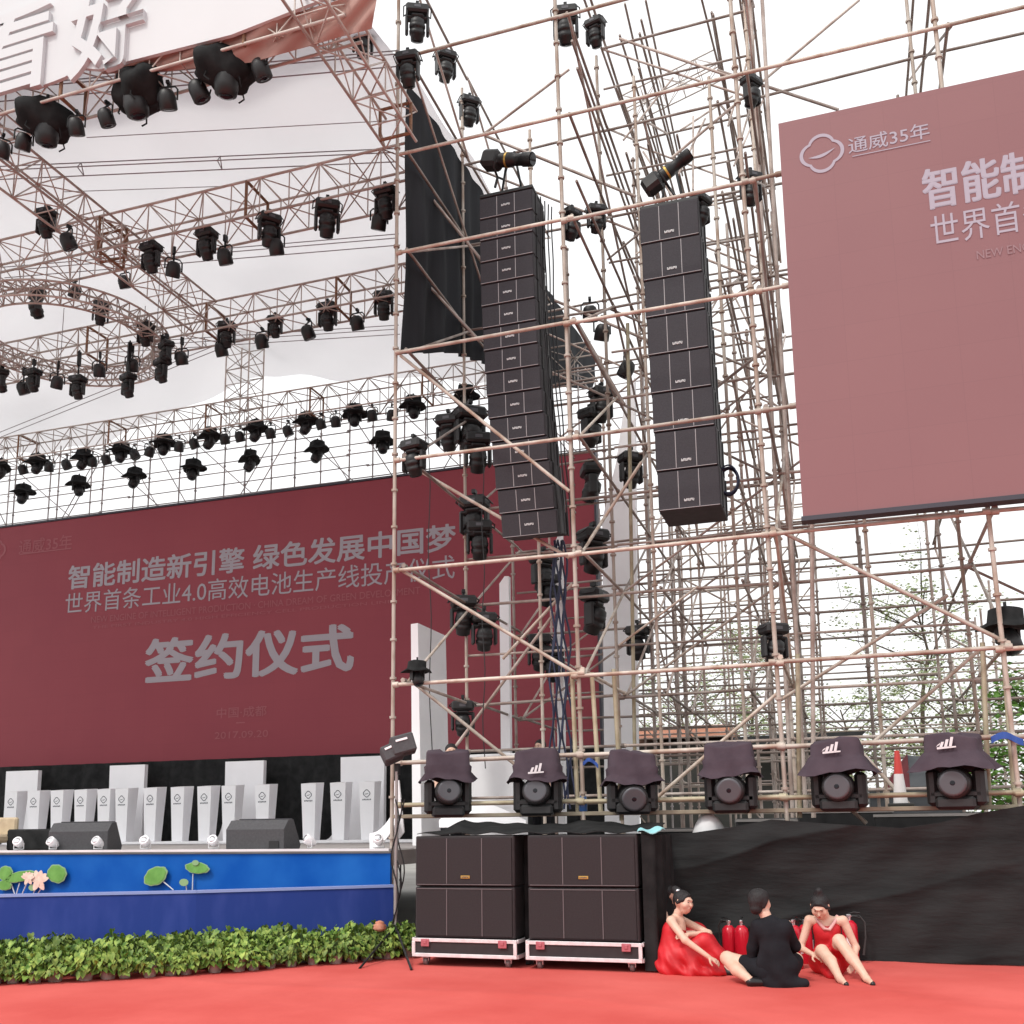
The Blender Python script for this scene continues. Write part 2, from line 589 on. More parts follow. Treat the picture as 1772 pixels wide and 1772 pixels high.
# ------------------------------------------------------------------ bodies: one smooth skin from rounded limbs (distance field, surface nets)
def sdf_mesh(prims, vox=0.009, k=0.03, fold=None):
    P = [p for p in prims]
    lo = np.min([np.minimum(np.array(p[1]) - p[3], np.array(p[2]) - p[4]) if p[0] == 'c' else np.array(p[1]) - np.array(p[2]) for p in P], 0) - 0.06
    hi = np.max([np.maximum(np.array(p[1]) + p[3], np.array(p[2]) + p[4]) if p[0] == 'c' else np.array(p[1]) + np.array(p[2]) for p in P], 0) + 0.06
    n = np.ceil((hi - lo) / vox).astype(int) + 1
    D = np.full(n, 1.0)
    ax = [lo[i] + np.arange(n[i]) * vox for i in range(3)]
    for p in P:
        kk = p[5] if len(p) > 5 and p[0] == 'c' else (p[3] if p[0] == 'e' and len(p) > 3 else k)
        if p[0] == 'c':
            a, b, r0, r1 = np.array(p[1], float), np.array(p[2], float), p[3], p[4]
            m = max(r0, r1) + kk * 1.5 + 3 * vox
            l, h = np.minimum(a, b) - m, np.maximum(a, b) + m
        else:
            c, rr = np.array(p[1], float), np.array(p[2], float)
            l, h = c - rr - kk * 1.5 - 3 * vox, c + rr + kk * 1.5 + 3 * vox
        i0 = np.clip(((l - lo) / vox).astype(int), 0, n - 1)
        i1 = np.clip(((h - lo) / vox).astype(int) + 2, 1, n)
        X, Y, Z = np.meshgrid(ax[0][i0[0]:i1[0]], ax[1][i0[1]:i1[1]], ax[2][i0[2]:i1[2]], indexing='ij')
        if p[0] == 'c':
            ab = b - a
            q = (ab @ ab) + 1e-12
            t = np.clip(((X - a[0]) * ab[0] + (Y - a[1]) * ab[1] + (Z - a[2]) * ab[2]) / q, 0, 1)
            d = np.sqrt((X - a[0] - ab[0] * t) ** 2 + (Y - a[1] - ab[1] * t) ** 2 + (Z - a[2] - ab[2] * t) ** 2) - (r0 + (r1 - r0) * t)
        else:
            u = np.sqrt(((X - c[0]) / rr[0]) ** 2 + ((Y - c[1]) / rr[1]) ** 2 + ((Z - c[2]) / rr[2]) ** 2)
            d = (u - 1) * rr.min()
        S = D[i0[0]:i1[0], i0[1]:i1[1], i0[2]:i1[2]]
        hh = np.clip(0.5 + 0.5 * (S - d) / kk, 0, 1)
        D[i0[0]:i1[0], i0[1]:i1[1], i0[2]:i1[2]] = S * (1 - hh) + d * hh - kk * hh * (1 - hh)
    if fold:
        X, Y, Z = np.meshgrid(*ax, indexing='ij')
        D = D + fold(X, Y, Z)
    # surface nets
    s = D < 0
    cs = np.zeros(np.array(n) - 1, int)
    for i in (0, 1):
        for j in (0, 1):
            for kq in (0, 1):
                cs += s[i:n[0] - 1 + i, j:n[1] - 1 + j, kq:n[2] - 1 + kq]
    act = (cs > 0) & (cs < 8)
    idx = np.full(act.shape, -1)
    cells = np.argwhere(act)
    idx[act] = np.arange(len(cells))
    acc = np.zeros((len(cells), 3))
    cnt = np.zeros(len(cells))
    cor = [(i, j, q) for i in (0, 1) for j in (0, 1) for q in (0, 1)]
    for a_ in range(8):
        for b_ in range(a_ + 1, 8):
            ca, cb = np.array(cor[a_]), np.array(cor[b_])
            if np.abs(ca - cb).sum() != 1:
                continue
            va = D[tuple((cells + ca).T)]
            vb = D[tuple((cells + cb).T)]
            cr = (va < 0) != (vb < 0)
            t = va / (va - vb + 1e-12)
            pt = ca + (cb - ca) * t[:, None]
            acc[cr] += pt[cr]
            cnt[cr] += 1
    V = lo + (cells + acc / cnt[:, None]) * vox
    Fq = []
    for a_ in range(3):
        u, v = (a_ + 1) % 3, (a_ + 2) % 3
        sl0 = [slice(1, n[q] - 1) for q in range(3)]
        sl1 = [slice(1, n[q] - 1) for q in range(3)]
        sl0[a_] = slice(0, n[a_] - 1)
        sl1[a_] = slice(1, n[a_])
        A, B = s[tuple(sl0)], s[tuple(sl1)]
        off = np.array([1, 1, 1])
        off[a_] = 0
        for flip, M_ in ((False, A & ~B), (True, ~A & B)):
            e = np.argwhere(M_) + off
            if not len(e):
                continue
            eu, ev = np.zeros(3, int), np.zeros(3, int)
            eu[u], ev[v] = 1, 1
            q = np.stack([idx[tuple((e - eu - ev).T)], idx[tuple((e - ev).T)], idx[tuple(e.T)], idx[tuple((e - eu).T)]], 1)
            Fq.append(q[:, ::-1] if flip else q)
    Fq = np.concatenate(Fq)
    me = MB()
    me.v = [tuple(p) for p in V]
    me.f = [tuple(int(i) for i in q) for q in Fq]
    me.sm = [True] * len(me.f)
    return me


# ================================================================== THE SETTING
mb = MB()
mb.add([(-400, -60, -0.004), (400, -60, -0.004), (400, 900, -0.004), (-400, 900, -0.004)], [(0, 1, 2, 3)])
tag(obj('ground', mb, 'concrete'), kind='structure')
mb = MB()
NX, NY = 160, 240
g = []
for j in range(NY):
    row = []
    for i in range(NX):
        x, y = -16 + 26 * i / (NX - 1), -3 + 15.9 * j / (NY - 1)
        z = 0.006 + 0.004 * (math.sin(x * 2.1 + y * 0.7) + math.sin(x * 0.9 - y * 2.3 + 1)) + .012 * max(0, math.sin(x * .8 + 2.6 * y + 1.5 * math.sin(x * .7))) ** 14
        row.append((x, y, max(z, 0.001)))
    g.append(row)
vs = [p for r in g for p in r]
mb.add(vs, [(j * NX + i, j * NX + i + 1, (j + 1) * NX + i + 1, (j + 1) * NX + i) for j in range(NY - 1) for i in range(NX - 1)], True)
tag(obj('carpet', mb, 'carpet'), kind='structure')

# ---- stage: deck, blue front wall with painted pond, low pond wall
DZ = 1.25
X1 = -5.84
mb = MB()
mb.box((-16.9, 18.2, DZ - 0.1), (22.0, 11.0, 0.2))
t = thing('stage', 'grey raised stage deck behind the blue pond wall', 'stage', (-16.9, 18, 0))
o = obj('deck', mb, 'deck', t); o.location = (16.9, -18, 0)
mb = MB()
for x in np.arange(-27.5, -6, 1.6):
    for y in (13.2, 17, 21):
        mb.box((x, y, (DZ - 0.2) / 2), (0.08, 0.08, DZ - 0.2))
o = obj('leg_frame', mb, 'steel_plain', t); o.location = (16.9, -18, 0)

mb = MB()
mb.box((-16.9, 12.62, DZ / 2 - 0.02), (22.0, 0.06, DZ - 0.04))
sf = obj('stage_front_panel', mb, 'blue_upper')
tag(sf, 'bright blue front panel of the stage, above the low dark blue wall', 'stage panel')
mb = MB()
mb.box((-16.9, 12.60, DZ + 0.012), (22.0, 0.12, 0.03))
obj('edge_strip', mb, 'off_white', sf)

RIM = [aZ(-420, 1556, .8), aZ(0, 1550, .8), aZ(340, 1543, .8), aZ(681, 1533, .8)]
mb, mr = MB(), MB()
for a, b in zip(RIM[:-1], RIM[1:]):
    d = (b - a).normalized()
    nrm = Vector((-d.y, d.x, 0))
    q = [Vector((a.x, a.y, 0)), Vector((b.x, b.y, 0)), Vector((b.x, b.y, .78)), Vector((a.x, a.y, .78))]
    mb.prism(q, nrm * 0.08)
    q = [Vector((a.x, a.y, .782)) - nrm * .012, Vector((b.x, b.y, .782)) - nrm * .012, Vector((b.x, b.y, .815)) - nrm * .012, Vector((a.x, a.y, .815)) - nrm * .012]
    mr.prism(q, nrm * 0.11)
pw = obj('pond_wall', mb, 'blue_lower')
tag(pw, 'low dark blue pond wall with a pale rim, behind the row of potted plants', 'wall')
obj('rim', mr, 'blue_rim', pw)

# lotus cutouts standing in front of the blue panel
LY = 12.52


def lotus(name, label, leaves, stems, flowers=(), buds=()):
    t = thing(name, label, 'lotus cutout', aY(stems[0][0][0], stems[0][0][1] + 8, LY))
    inv = -t.location
    for (cx, cy, rx, ry, an) in leaves:
        poly, edge = [], []
        for i in range(48):
            a = 2 * math.pi * i / 48
            wv = 1 + 0.03 * math.sin(9 * a + cx) + 0.03 * math.sin(4 * a + cy)
            for lst, kx in ((poly, 0.88), (edge, 1.0)):
                x, y = rx * kx * wv * math.cos(a), ry * kx * wv * math.sin(a)
                lst.append(aY(cx + x * math.cos(an) - y * math.sin(an), cy + x * math.sin(an) + y * math.cos(an), LY) + inv)
        p = obj('leaf', MB().prism([q + Vector((0, -.006, 0)) for q in poly], (0, .006, 0)), 'lotus_leaf', t)
        obj('leaf_edge', MB().prism(edge, (0, .012, 0)), 'lotus_edge', p)
    for st in stems:
        obj('stem', MB().path([aY(x, y, LY + .025) + inv for x, y in st], 0.009, 6), 'lotus_stem', t)
    for (cx, cy, r) in flowers:
        for k, a in enumerate((-1.25, -0.75, -0.25, 0.3, 0.85, 1.3, 2.6, -2.7)):
            poly = []
            for i in range(16):
                u = i / 16 * 2 * math.pi
                px, py = r * (0.55 + 0.55 * math.cos(u)), r * 0.30 * math.sin(u) * (1 - 0.3 * math.cos(u))
                aa = a - math.pi / 2
                poly.append(aY(cx + px * math.cos(aa) - py * math.sin(aa), cy + px * math.sin(aa) + py * math.cos(aa), LY - .012 - .004 * k) + inv)
            obj('petal', MB().prism(poly, (0, .004, 0)), 'lotus_petal' if k % 3 else 'lotus_petal_pink', t)
    for (cx, cy, r) in buds:
        poly = [aY(cx + r * math.cos(i / 12 * 6.283), cy + r * 0.8 * math.sin(i / 12 * 6.283), LY - .02) + inv for i in range(12)]
        obj('bud', MB().prism(poly, (0, .006, 0)), 'lotus_edge', t)
    return t


lotus('lotus_cutout', 'green lotus leaves with pale pink flowers in front of the blue panel', [(10, 1512, 12, 14, 0), (34, 1517, 28, 9, -.25), (98, 1512, 17, 16, .3), (8, 1532, 12, 9, 0)],
      [[(20, 1530), (27, 1552)], [(34, 1528), (27, 1552)], [(46, 1530), (36, 1552)], [(76, 1530), (62, 1552)], [(62, 1534), (56, 1552)]],
      [(66, 1524, 17), (48, 1520, 11)], [(56, 1536, 7)])
lotus('lotus_cutout', 'two green lotus leaves and a seed pod, without any flower', [(269, 1516, 22, 15, -.55), (341, 1502, 21, 10, .1)],
      [[(276, 1520), (300, 1540)], [(334, 1512), (333, 1540)], [(322, 1530), (323, 1542)]], (), [(318, 1527, 8), (338, 1493, 6)])

# ================================================================== LED SCREENS
LEDY = 22.0


def hexlogo(mb, c, r, y, th=0.16, n=64):
    """ring with four soft lobes and a wave across it, in the XZ plane"""
    def rad(a):
        b = (a + math.pi / 4) % (math.pi / 2) - math.pi / 4
        return r * (0.40 * math.cos(b) + math.sqrt(.60 ** 2 - (.40 * math.sin(b)) ** 2))
    for i in range(n):
        a0, a1 = 2 * math.pi * i / n, 2 * math.pi * (i + 1) / n
        q = []
        for a, kx in ((a0, 1), (a1, 1), (a1, 1 - th), (a0, 1 - th)):
            q.append((c[0] + rad(a) * kx * math.cos(a), y, c[1] + rad(a) * kx * math.sin(a)))
        mb.add(q, [(0, 1, 2, 3)])
    m = 16
    for i in range(m):
        q = []
        for s_, o_ in ((i, 0), (i + 1, 0), (i + 1, 1), (i, 1)):
            u = s_ / m
            x = c[0] + r * (-.62 + 1.24 * u)
            z = c[1] + r * (-.12 + .28 * u - 0.22 * math.sin(math.pi * u)) + o_ * r * 0.16 * math.sin(math.pi * u)
            q.append((x, y, z))
        mb.add(q, [(0, 1, 2, 3)])


def row_box(p_first, p_last, n_h, Y):
    a, b = aY(*p_first, Y), aY(*p_last, Y)
    return a, b


def led_text(parent, inv, s, c0, c1, hpx, Y, m, bold, x_pad=None):
    """c0, c1: pixel centres of first and last glyph; hpx: glyph height in pixels at the first"""
    a, b = aY(*c0, Y), aY(*c1, Y)
    h = (aY(c0[0], c0[1] - hpx / 2, Y) - aY(c0[0], c0[1] + hpx / 2, Y)).z
    hw = h * 0.45 if x_pad is None else x_pad
    z = (a.z + b.z) / 2
    mb = MB()
    text_fit(mb, s, a.x - hw, b.x + hw, z - h / 2, z + h / 2, Y, bold)
    mb.v = [(p[0] + inv[0], p[1] + inv[1], p[2] + inv[2]) for p in mb.v]
    o = obj('lettering', mb, m, parent)
    return a, b, h


zb, zt = 3.27, 10.16
xl, xr = -23.2, -5.22
t = thing('led_screen', 'huge dark red LED screen with grey Chinese lettering at the back of the stage', 'LED screen', (-14.2, LEDY, zb))
inv = -t.location
mb = MB().box((-14.2 + inv.x, .09, (zt - zb) / 2), (xr - xl, 0.14, zt - zb))
obj('display', mb, 'led_red', t)
mb = MB()
mb.box((0, 0.1, -0.035), (xr - xl + .1, .22, .05)).box((0, 0.1, zt - zb + .035), (xr - xl + .1, .22, .05))
mb.box((-(xr - xl) / 2 - .03, .1, (zt - zb) / 2), (.05, .22, zt - zb)).box(((xr - xl) / 2 + .03, .1, (zt - zb) / 2), (.05, .22, zt - zb))
obj('frame', mb, 'led_frame', t)
TY = LEDY + 0.009
led_text(t, inv, '智能制造新引擎 绿色发展中国梦', (134, 997), (768, 932), 40, TY, 'led_text', 0.024)
led_text(t, inv, '世界首条工业4.0高效电池生产线投产仪式', (127, 1041), (769, 985), 36, TY, 'led_text', 0.002)
led_text(t, inv, 'NEW ENGINE OF INTELLIGENT PRODUCTION · CHINA DREAM OF GREEN DEVELOPMENT', (162, 1072), (722, 1022), 11, TY, 'led_text_dim', 0.006)
led_text(t, inv, 'THE FIRST INDUSTRY 4.0 HIGH EFFICIENCY CELL PRODUCTION LINE', (162, 1083), (676, 1044), 5, TY, 'led_text_dim', 0.0)
led_text(t, inv, '签约仪式', (281, 1145), (578, 1119), 74, TY, 'led_text', 0.036)
led_text(t, inv, '中国·成都', (382, 1234), (454, 1230), 18, TY, 'led_text_dim', 0.012)
led_text(t, inv, '—', (412, 1251), (420, 1250), 2, TY, 'led_text_dim', 0.012, .06)
led_text(t, inv, '2017.09.20', (376, 1274), (459, 1268), 12, TY, 'led_text_dim', 0.006)
led_text(t, inv, '通威35年', (42, 945), (115, 938), 24, TY, 'led_text_dim', 0.008)
mb = MB()
c = aY(-6, 953, TY) + inv
hexlogo(mb, (c.x, c.z), .34, TY + inv.y, .2)
a, b = aY(34, 958, TY) + inv, aY(124, 950, TY) + inv
mb.box(((a.x + b.x) / 2, a.y, (a.z + b.z) / 2), (b.x - a.x, .004, .035))
obj('emblem', mb, 'led_text_dim', t)

# right-hand screen, in front of the scaffold
RY = 12.42
p_tl, p_bl = aY(1345, 213, RY), aY(1391, 893, RY)
zb2, zt2 = p_bl.z, p_tl.z
xl2 = (p_tl.x + p_bl.x) / 2
W2 = 9.6
t = thing('led_screen', 'glare-tinted pink-red LED screen with an emblem in its corner, fixed high on the scaffold', 'LED screen', (xl2, RY, zb2))
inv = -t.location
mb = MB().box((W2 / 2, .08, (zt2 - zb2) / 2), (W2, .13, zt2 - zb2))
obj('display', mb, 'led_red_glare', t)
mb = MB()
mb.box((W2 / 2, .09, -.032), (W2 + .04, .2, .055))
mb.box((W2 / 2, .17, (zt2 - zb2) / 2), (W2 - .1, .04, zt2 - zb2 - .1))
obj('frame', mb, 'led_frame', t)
TY = RY + 0.006
s1 = aY(1631, 323, TY)
pitch = (aY(1698, 309, TY) - s1).x
zz = [aY(1631, 323, TY).z, aY(1636, 396, TY).z, aY(1700, 440, TY).z]
hh = [(aY(1631, 288, TY) - aY(1631, 358, TY)).z, (aY(1636, 368, TY) - aY(1636, 425, TY)).z]
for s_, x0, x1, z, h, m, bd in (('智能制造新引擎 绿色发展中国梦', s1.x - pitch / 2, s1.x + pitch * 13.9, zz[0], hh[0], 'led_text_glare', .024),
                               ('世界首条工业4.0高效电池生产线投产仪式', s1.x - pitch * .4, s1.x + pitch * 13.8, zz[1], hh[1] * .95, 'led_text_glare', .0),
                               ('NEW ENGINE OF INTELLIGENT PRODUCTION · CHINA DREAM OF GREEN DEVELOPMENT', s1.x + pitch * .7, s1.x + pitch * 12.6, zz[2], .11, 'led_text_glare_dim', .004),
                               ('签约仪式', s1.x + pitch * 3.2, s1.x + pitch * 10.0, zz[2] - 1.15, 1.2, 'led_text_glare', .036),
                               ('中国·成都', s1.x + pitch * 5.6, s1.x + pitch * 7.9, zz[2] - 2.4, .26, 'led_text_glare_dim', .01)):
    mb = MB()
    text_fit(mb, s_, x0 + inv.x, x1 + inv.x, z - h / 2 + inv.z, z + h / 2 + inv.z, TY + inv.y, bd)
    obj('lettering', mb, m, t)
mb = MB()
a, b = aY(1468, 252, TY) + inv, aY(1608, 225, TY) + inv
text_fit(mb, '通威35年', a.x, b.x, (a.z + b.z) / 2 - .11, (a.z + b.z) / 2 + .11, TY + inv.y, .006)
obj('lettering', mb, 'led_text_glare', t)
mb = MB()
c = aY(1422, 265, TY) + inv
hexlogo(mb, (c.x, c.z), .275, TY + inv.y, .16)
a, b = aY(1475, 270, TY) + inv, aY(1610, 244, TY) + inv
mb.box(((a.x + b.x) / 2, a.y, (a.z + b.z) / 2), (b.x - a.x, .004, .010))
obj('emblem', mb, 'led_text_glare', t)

# ================================================================== SCAFFOLDS
PX_ = [-5.82, -3.27, -0.76, 1.78, 4.32]
PY_ = [12.7, 15.3, 17.95, 20.6]
PZ_ = [3.5, 5.13, 6.76, 8.41, 10.01, 11.62, 13.27, 14.9, 16.5]


def pole_mb(a, b, r=0.028, step=0.545, cup=True, n=8):
    mb = MB().tube(a, b, r, n=n)
    a, b = Vector(a), Vector(b)
    L = (b - a).length
    d = (b - a) / L
    if cup:
        s_ = step * .6
        while s_ < L:
            mb.tube(a + d * (s_ - .016), a + d * (s_ + .016), r * 1.75, n=n)
            s_ += step
    return mb


class Scaffold:
    def __init__(s, label, loc, mats):
        s.root = thing('scaffold', label, 'scaffold', loc)
        s.inv = -Vector(loc)
        s.b = {'upright': [], 'ledger': [], 'brace': []}
        s.mats = mats

    def up(s, x, y, z0, z1, lean=0.0, r=0.028, m=None, cup=True):
        s.b['upright'].append(((x, y, z0), (x + lean, y, z1), r, m, cup))

    def led(s, a, b, r=0.025, m=None):
        s.b['ledger'].append((tuple(a), tuple(b), r, m, False))

    def br(s, a, b, r=0.023, m=None):
        s.b['brace'].append((tuple(a), tuple(b), r, m, False))

    def build(s):
        for kind, lst in s.b.items():
            lst.sort(key=lambda q: ((Vector(q[0]) + Vector(q[1])) / 2 - CAM).length)
            rest = {}
            for i, (a, b, r, m, cup) in enumerate(lst):
                a, b = Vector(a) + s.inv, Vector(b) + s.inv
                if i < 96:
                    n = 8 if i < 40 else 6
                    mb = pole_mb(a, b, r, n=n) if cup else MB().tube(a, b, r, n=n)
                    if kind == 'ledger' and i < 60:
                        for e, d in ((a, (b - a).normalized()), (b, (a - b).normalized())):
                            mb.tube(e - d * .03, e + d * .05, r * 1.5, n=6)
                    obj(kind, mb, m or s.mats[0 if i < 24 else 1], s.root)
                else:
                    q = rest.setdefault(m or s.mats[1], MB())
                    q.tube(a, b, r, n=5)
            for m, q in rest.items():
                tag(obj(kind, q, m, s.root), kind='stuff')


S = Scaffold('rusty tube scaffold holding the loudspeaker columns and the pink-red screen', (-2, 12.7, 0), ('tube_front', 'tube_rear'))
# front row
for i, x in enumerate(PX_):
    S.up(x - 0.11, 12.7, 0, 15.6, 0.0 if i == 0 else -0.08, m='tube_front')if i == 0 else S.up(x + .04, 12.7, 0, 15.6, -0.19, m='tube_front')
for i in range(4):
    a, b = PX_[i], PX_[i + 1]
    for z in PZ_:
        if i >= 2 and 5.2 < z < 10.5:
            continue
        S.led((a - .06, 12.66, z + RNG.normal() * .015), (b + .06, 12.66, z + RNG.normal() * .015), .027, 'tube_front')
    S.led((a, 12.66, 2.42 + .02 * i), (b, 12.66, 2.45 + .02 * i), .03, 'tube_front')
    S.led((a, 12.64, 1.85), (b, 12.64, 1.86), .03, 'tube_olive')
# visible front braces
for (x0, y0, x1, y1, Y) in ((697, 988, 1002, 1168, 12.72), (1342, 915, 1738, 1110, 12.74), (693, 615, 985, 850, 13.0), (706, 292, 833, 450, 14), (712, 462, 830, 590, 14),
                           (1163, 273, 1487, 0, 15.4), (1242, 122, 1451, 190, 15.3), (1072, 67, 1300, 145, 15.3), (730, 817, 985, 965, 14.0),
                           (1120, 1395, 1345, 1200, 13.6), (870, 1140, 990, 1010, 14.5), (760, 1330, 960, 1060, 15), (720, 1185, 900, 1330, 13.4),
                           (1020, 935, 1110, 800, 14.2), (1580, 1400, 1480, 1290, 13.6), (1500, 1425, 1430, 1365, 13.2), (1505, 1290, 1700, 1120, 14.2), (1640, 1030, 1345, 1215, 14.3),
                           (960, 520, 1240, 640, 16), (840, 230, 985, 120, 15), (840, 235, 1100, 340, 15), (1000, 560, 1080, 700, 14.4), (1215, 690, 1330, 600, 15)):
    S.br(aY(x0, y0, Y), aY(x1, y1, Y), .025, 'tube_front' if Y < 13.8 else None)
# bunch of poles beside the second pole
for k, (x0, y0, x1, y1, Y) in enumerate(((990, 1168, 1000, 1405, 12.78), (1024, 1164, 1040, 1410, 12.8), (1062, 1158, 1076, 1420, 12.82), (1086, 560, 1100, 1400, 15.4),
                                        (1735, 1108, 1757, 1400, 12.85), (1700, 1112, 1712, 1400, 12.85), (1380, 1132, 1384, 1415, 12.85), (1405, 905, 1408, 1415, 13.9), (1319, 0, 1395, 1415, 14.6), (1298, 0, 1372, 1415, 14.8))):
    a, b = aY(x0, y0, Y), aY(x1, y1, Y)
    S.up(b.x, Y, b.z, a.z, a.x - b.x, .03, 'tube_olive' if k < 7 else 'tube_rear', False)
# rows behind
for j, y in enumerate(PY_):
    if j == 0:
        continue
    cols = PX_ + [-4.55, -2.65, -1.4, 0.5]
    for x in cols:
        extra = x not in PX_
        S.up(x + RNG.normal() * .03, y, 0, (15.4 - .5 * j if not extra else (14.6 - .9 * j if x < 0 else 10.0 - j)) + RNG.normal() * .3, RNG.normal() * .03 - .06, .027)
    for i in range(4):
        a, b = PX_[i], PX_[i + 1]
        for z in PZ_[:8 if i == 1 else 7 if j < 2 else 6]:
            S.led((a, y, z + RNG.normal() * .03), (b, y, z + RNG.normal() * .03), .024)
            if (i == 1 and z < 13.5) or (i in (0, 2) and z < 7):
                S.led((a, y + .05, z + .82), (b, y + .05, z + .80), .020)
        for q in range(7 if i == 1 else 6):
            z0 = PZ_[q]
            if RNG.random() < (.8 if i == 1 else .4):
                fl = RNG.random() < .5
                S.br(((a if fl else b), y + .08, z0), ((b if fl else a), y + .08, PZ_[q + 1]), .020)
            if i == 1:
                m2 = (a + b) / 2
                fl = RNG.random() < .5
                if RNG.random() < .7:
                    S.br((a if fl else m2, y - .08, z0 + (0 if RNG.random() < .5 else .8)), (m2 if fl else b, y - .08, z0 + 1.63), .018)
        for z in (2.0, 2.75):
            S.led((a, y, z), (b, y, z), .024)
for x in PX_ + [-2.65, -1.4]:
    for z in PZ_[:8]:
        for j in range(0 if x in PX_ else 1, 3):
            S.led((x + .05, PY_[j], z + .06), (x + .05, PY_[j + 1], z + .06 + RNG.normal() * .03), .024)
    for z0, z1 in zip(PZ_[:-2], PZ_[1:]):
        for j in range(3):
            if x not in PX_ and j == 0:
                continue
            if RNG.random() < .6:
                S.br((x + .08, PY_[j], z0), (x + .08, PY_[j + 1], z1), .021)
            elif RNG.random() < .3:
                S.br((x + .08, PY_[j], z1), (x + .08, PY_[j + 1], z0), .022)
for x in (-3.15, -2.9, -2.65, -2.05, -1.4, -.9):
    for z in (10.6, 11.2, 12.4, 12.9, 14.1, 14.9, 15.7):
        if RNG.random() < .62:
            y0 = 12.8 if x < -3 or x > -1 else 15.3
            S.led((x + RNG.normal() * .1, y0, z + RNG.normal() * .15), (x + RNG.normal() * .1, 20.6, z + RNG.normal() * .15), .022)
for k in range(26):
    x0, y0, z0 = -3.3 + 2.6 * RNG.random(), 14.8 + 5 * RNG.random(), 9.5 + 4.5 * RNG.random()
    S.br((x0, y0, z0), (max(-3.4, min(-.72, x0 + RNG.normal() * .8)), min(20.6, y0 + 2.2 * RNG.random()), z0 + 1.2 + RNG.random()), .019)
for z in PZ_:
    if 5.2 < z < 10.5:
        S.led((PX_[2] - .06, 12.66, z), (-.37, 12.66, z + .01), .027, 'tube_front')
S.build()
# planks along the lower rails: the stand for the covered lights
mb = MB()
for k in range(4):
    mb.box((-0.8 + 2, 12.80 + .26 * k - 12.7, 1.70 + .002 * k), (10.3, 0.24, 0.05), bev=.006)
obj('plank', mb, 'plank', S.root)

# dense scaffold behind it
S2 = Scaffold('dense brown scaffold of short bays standing behind the front scaffold', (-1, 23, 0), ('tube_rear', 'tube_tan'))
xs = np.arange(-5.6, -.4, 1.02)
ysb = (22.9, 24.1, 25.3)
for j, y in enumerate(ysb):
    for x in xs:
        S2.up(x, y, 0, 9.9 + RNG.normal() * .5, RNG.normal() * .05, .024)
    for q, z in enumerate(np.arange(1.2, 9.6, .62)):
        S2.led((xs[0], y, z), (xs[-1] + (0 if z > 5.6 or q % 2 else 6.2), y, z + RNG.normal() * .05), .019)
    for a, b in zip(xs[:-1], xs[1:]):
        for z in np.arange(1.2, 8.6, 1.24):
            if RNG.random() < .42:
                f_ = RNG.random() < .5
                S2.br((a if f_ else b, y + .06, z), (b if f_ else a, y + .06, z + 1.24), .017)
for x in xs[::2]:
    for z in np.arange(1.2, 9, 1.24):
        S2.led((x, ysb[0], z + .05), (x, ysb[-1], z + .05), .018)
for x in (3.0, 4.2, 5.4):
    for y in ysb:
        S2.up(x, y, 0, 6.2 + RNG.normal() * .2, RNG.normal() * .05, .024)
S2.build()

# scaffold that carries the big screen
S3 = Scaffold('thin grey scaffold grid rising above the big dark red screen', (-14, 22.5, 0), ('tube_back', 'tube_back'))
xs = np.arange(-27.3, -3.9, 1.55)
for j, y in enumerate((22.45, 23.6)):
    for x in xs:
        S3.up(x + .12 * j, y, 0, 12.6, RNG.normal() * .02, .021, cup=True)
    for z in (2.0, 4.5, 7.0, 9.6, 10.42, 11.1, 11.75, 12.35):
        for a in range(0, len(xs) - 1, 5):
            b = min(a + 5, len(xs) - 1)
            S3.led((xs[a], y - .04, z + .1 * j), (xs[b], y - .04, z + .1 * j + RNG.normal() * .02), .016)
    for i in range(len(xs) - 1):
        if (i + j) % 2 == 0:
            f_ = (i // 2 + j) % 2
            S3.br((xs[i + f_], y + .05, 9.9), (xs[i + 1 - f_], y + .05, 12.3), .015)
        elif j == 0:
            S3.br((xs[i], y + .05, 12.0), (xs[i + 1], 23.6, 10.4), .014)
S3.build()

# ================================================================== TRUSSES
def box_truss(label, a, b, size=0.62, bay=0.62, rc=0.022, rl=0.0115, mat_='truss_metal', plates=True, upv=Vector((0, 0, 1))):
    a, b = Vector(a), Vector(b)
    t = thing('lighting_truss', label, 'truss', a, 0, 'box trusses of the stage roof')
    L = (b - a).length
    d = (b - a) / L
    sd_ = d.cross(upv).normalized()
    up_ = sd_.cross(d)
    h = size / 2
    cs = [(-1, -1), (1, -1), (1, 1), (-1, 1)]
    P0 = lambda s_, c: d * s_ + sd_ * c[0] * h + up_ * c[1] * h
    for c in cs:
        obj('chord', MB().tube(P0(0, c), P0(L, c), rc, n=8), mat_, t)
    mb = MB()
    n = max(2, round(L / bay))
    for f in range(4):
        c0, c1 = cs[f], cs[(f + 1) % 4]
        for i in range(n):
            s0, s1 = L * i / n, L * (i + 1) / n
            if i % 2 == f % 2:
                mb.tube(P0(s0, c0), P0(s1, c1), rl, n=5, cap=False)
            else:
                mb.tube(P0(s0, c1), P0(s1, c0), rl, n=5, cap=False)
            mb.tube(P0(s0, c0), P0(s0, c1), rl, n=5, cap=False)
    obj('lacing', mb, mat_, t)
    if plates:
        q = 3.0
        while q < L:
            mp_ = MB()
            for f in range(4):
                mp_.tube(P0(q, cs[f]), P0(q, cs[(f + 1) % 4]), rc * 1.2, n=6)
            obj('joint_frame', mp_, 'clamp', t)
            q += 3.0
    return t


